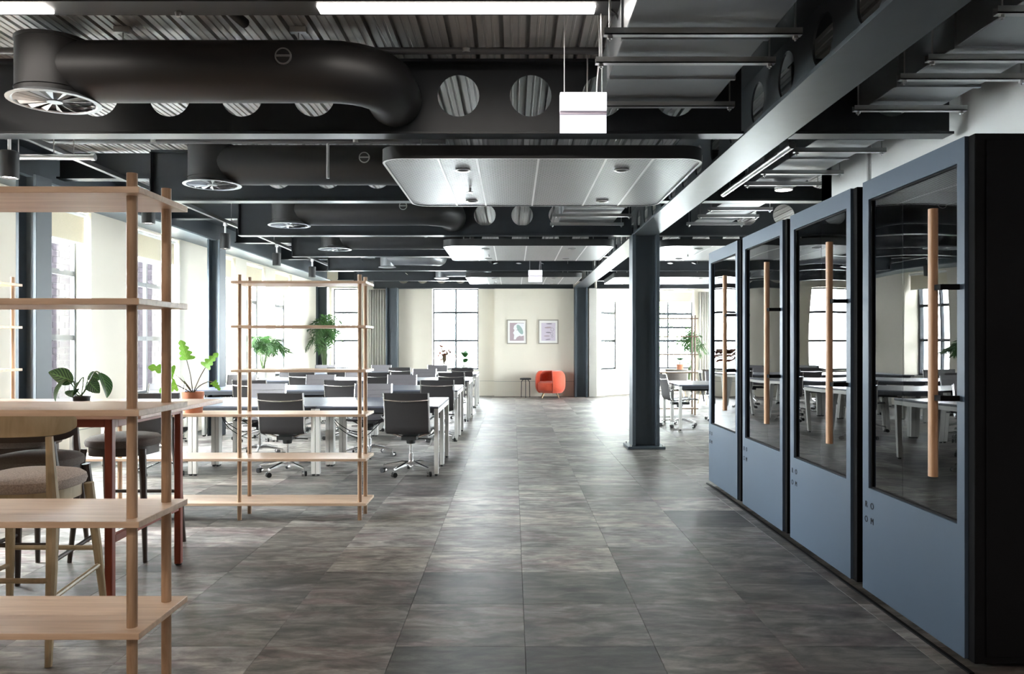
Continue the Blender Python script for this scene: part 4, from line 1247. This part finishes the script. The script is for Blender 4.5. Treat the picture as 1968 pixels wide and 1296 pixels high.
# flat galvanised ducts with hanger channels
def flat_duct(x0, x1, y0, y1, z, label, chans, w_side=.0):
    o = empty('rectangular_duct', ((x0 + x1) / 2, (y0 + y1) / 2, z), 0, label, 'duct', 'flat galvanised ducts')
    a, b = (x1 - x0) / 2, (y1 - y0) / 2
    MB().box(-a, -b, 0, a, b, .26).build('duct_body', 'galv_duct', o, bevel=.004)
    k = 0; yy = -b + .3
    while yy < b - .1:
        MB().box(-a - .012, yy - .012, -.012, a + .012, yy + .012, .27).build('flange_joint', 'galv_duct', o, smooth=False); yy += .62
    for c in chans:
        cc = c - (y0 + y1) / 2
        h = MB().box(-a - .12, cc - .02, -.055, a + .12, cc + .02, -.048).box(-a - .12, cc - .02, -.055, -a * 1.0 - .12 + .24 + 2 * a, cc - .017, -.02).box(-a - .12, cc + .017, -.055, a + .12, cc + .02, -.02).build('hanger_channel', 'zinc', o, smooth=False)
        for s_ in (-1, 1):
            MB().cyl((s_ * (a + .09), cc, -.08), (s_ * (a + .09), cc, DECK - z), .005, n=6).cyl((s_ * (a + .09), cc, -.07), (s_ * (a + .09), cc, -.056), .014, n=6).build('threaded_rod', 'zinc', h)
    return o
flat_duct(.57, 1.31, 3.2, 5.35, 2.97, 'flat galvanised duct with channels right above the hanging sign', (3.95, 4.35, 5.15))
flat_duct(.60, 1.31, 8.3, 10.4, 2.97, 'flat galvanised duct glimpsed behind the nearest perforated raft', (9.6, 10.3))
flat_duct(2.30, 2.78, 2.6, 5.3, 2.93, 'flat galvanised duct above the nearest phone booth', (3.6, 4.2, 4.5, 5.1))
flat_duct(2.30, 2.78, 5.7, 7.9, 2.93, 'flat galvanised duct above the second and third phone booths', (6.2, 7.0, 7.5))
flat_duct(2.30, 2.78, 8.3, 10.3, 2.93, 'flat galvanised duct above the farthest phone booth', (8.9, 9.4, 10.0))
# pipes
def pipe(pts, r, m, label, clips=(), name='service_pipe', cat='pipe'):
    p0 = Vector(pts[0]); o = empty(name, p0, 0, label, cat)
    MB().tube([Vector(p_) - p0 for p_ in pts], r, 12).build('pipe_run', m, o)
    for c in clips:
        c = Vector(c) - p0
        MB().cyl(c, (c.x, c.y, DECK - p0.z), .004, n=6).lathe([(r + .003, -.012), (r + .010, -.012), (r + .010, .012), (r + .003, .012)], c, n=12).build('pipe_clip', 'zinc', o)
    return o
M['pipe_dark'] = mat('dark_painted_pipe', (0.06, 0.06, 0.065), 0.4)
pipe([(-3.6, 5.12, 3.27), (1.0, 5.12, 3.27)], .022, 'pipe_dark', 'dark sprinkler pipe under the deck behind the nearest duct', ((-2.4, 5.12, 3.27), (-.3, 5.12, 3.27)))
pipe([(-4.2, 7.1, 3.19), (-.6, 7.1, 3.19)], .022, 'pipe_dark', 'dark sprinkler pipe under the deck of the second bay', ((-3.2, 7.1, 3.19), (-1.4, 7.1, 3.19)))
pipe([(-1.65, 7.1, 3.17), (-1.65, 7.1, 2.86)], .014, 'zinc', 'short sprinkler drop pipe in front of the second round duct')
pipe([(2.07, 5.9, 2.86), (2.07, 7.85, 2.86)], .028, 'zinc', 'silver pipe right of the girder above the second booth', ((2.07, 6.2, 2.86), (2.07, 7.6, 2.86)))
pipe([(-3.0, 3.6, 3.30), (-1.7, 3.9, 3.28), (-1.55, 4.6, 3.24)], .03, 'duct_black', 'black branch pipe angled under the deck near the light track')
pipe([(2.95, 6.6, 3.34), (2.95, 6.6, 2.55)], .018, 'zinc', 'short drop pipe against the white wall above the second booth')
# linear light track
t = empty('light_track', (-1.2, 4.28, 3.19), 0, 'black suspended light track with glowing strips crossing at the top', 'light')
MB().box(-3.6, -.09, 0, 1.93, .09, .09).build('housing', 'black', t, smooth=False)
for x0, x1 in ((-3.4, -1.3 + .01), (.155, 1.64)):
    MB().box(x0, -.045, -.012, x1, .045, -.0005).build('diffuser', 'lamp_glow', t, bevel=.003)
MB().lathe([(.001, -.03), (.014, -.025), (.018, -.008), (.018, 0)], (-.62, 0.05, 0), n=12).build('sensor', 'zinc', t)
for x in (-3.3, -1.0, 1.8): MB().cyl((x, 0, .09), (x, 0, DECK - 3.19), .004, n=6).build('suspension_wire', 'zinc', t)
MB().tube(smooth_path([(1.66, 0, .02), (1.76, .03, -.02), (1.80, .12, -.10), (1.80, .2, .02), (1.76, .25, .14)], 6), .006, 6).build('flex', 'black', t)
# conduit and pendant spots
t = empty('light_track', (-3.75, 9.5, 2.98), 0, 'thin dark lighting track running along the window side', 'light track')
MB().box(-.022, -5.0, -.02, .022, 7.5, .02).build('track_rail', 'pipe_dark', t, smooth=False)
for k in range(7): MB().cyl((0, -4.6 + k * 1.9, .02), (0, -4.6 + k * 1.9, DECK - 2.98), .004, n=6).build('suspension_rod', 'zinc', t)
t = empty('conduit', (-3.95, 5.93, 2.87), 0, 'short grey conduit pipe joining the nearest cylinder spotlight', 'pipe')
MB().cyl((.0, .4, 0), (.6, .4, 0), .022, n=12).cyl((.6, .4, 0), (.63, .4, 0), .028, n=12).cyl((.3, .4, 0), (.3, .4, DECK - 2.87), .004, n=6).cyl((.02, .4, 0), (.02, .4, DECK - 2.87), .004, n=6).build('pipe_run', 'zinc', t)
sy = (5.93, 8.19, 10.38, 12.64, 14.87)
sl = ['nearest', 'second', 'third', 'fourth', 'farthest']
sp0 = None
for k, y in enumerate(sy):
    if sp0 is None:
        o = empty('pendant_spotlight'); sp0 = o
        MB().lathe([(.001, .20), (.06, .20), (.065, .195), (.065, 0), (.058, 0), (.055, .02)], n=28).build('can', 'black', o)
        MB().cyl((0, 0, .20), (0, 0, .30), .012, n=10).cyl((0, 0, .30), (0, 0, .34), .028, .022, 12).build('stem', 'sign_case', o)
        MB().lathe([(.001, .012), (.055, .012)], n=20).build('lens', 'spot_glow', o)
    else: o = dup(sp0)
    o.location = (-3.75, y, 2.62)
    tag(o, '%s black cylinder spotlight hanging near the left windows' % sl[k], 'light', 'black cylinder spotlights')
    light('spot_beam', 'SPOT', (-3.75, y, 2.61), 35, (1, .9, .78), spot_size=radians(80), spot_blend=.6, shadow_soft_size=.05)
# small round downlight above the far booths
o = empty('surface_downlight', (2.6, 7.65, 2.86), 0, 'small lit round downlight below the duct above the booths', 'light')
MB().lathe([(.001, .03), (.085, .03), (.085, 0), (.075, 0)], n=24).build('housing', 'sign_case', o)
MB().lathe([(.001, .001), (.076, .001)], n=24).build('lens', 'spot_glow', o)
# hanging signs
def sign(loc, label):
    o = empty('hanging_sign', loc, 0, label, 'sign', 'lit hanging signs')
    MB().box(-.136, -.03, .125, .136, .03, .232).build('light_box', 'sign_glow', o, bevel=.004)
    MB().box(-.136, -.02, .105, .136, .02, .125).build('slot', 'art_lilac', o, smooth=False)
    MB().box(-.136, -.005, 0, .136, .005, .105).build('sign_plate', 'sign_glow', o, smooth=False)
    for x in (-.11, .11): MB().cyl((x, 0, .232), (x, 0, DECK - loc[2]), .0025, n=6).build('suspension_wire', 'sign_case', o)
    MB().tube(smooth_path([(.08, .01, .232), (.085, .02, .32), (.10, .04, .5), (.09, .03, DECK - loc[2])], 5), .004, 6).build('flex', 'sign_case', o)
    return o
sign((.41, 4.66, 2.62), 'blank white lit hanging sign below the nearest flat duct')
sign((.44, 15.72, 2.60), 'small far lit hanging sign in front of the farthest raft')
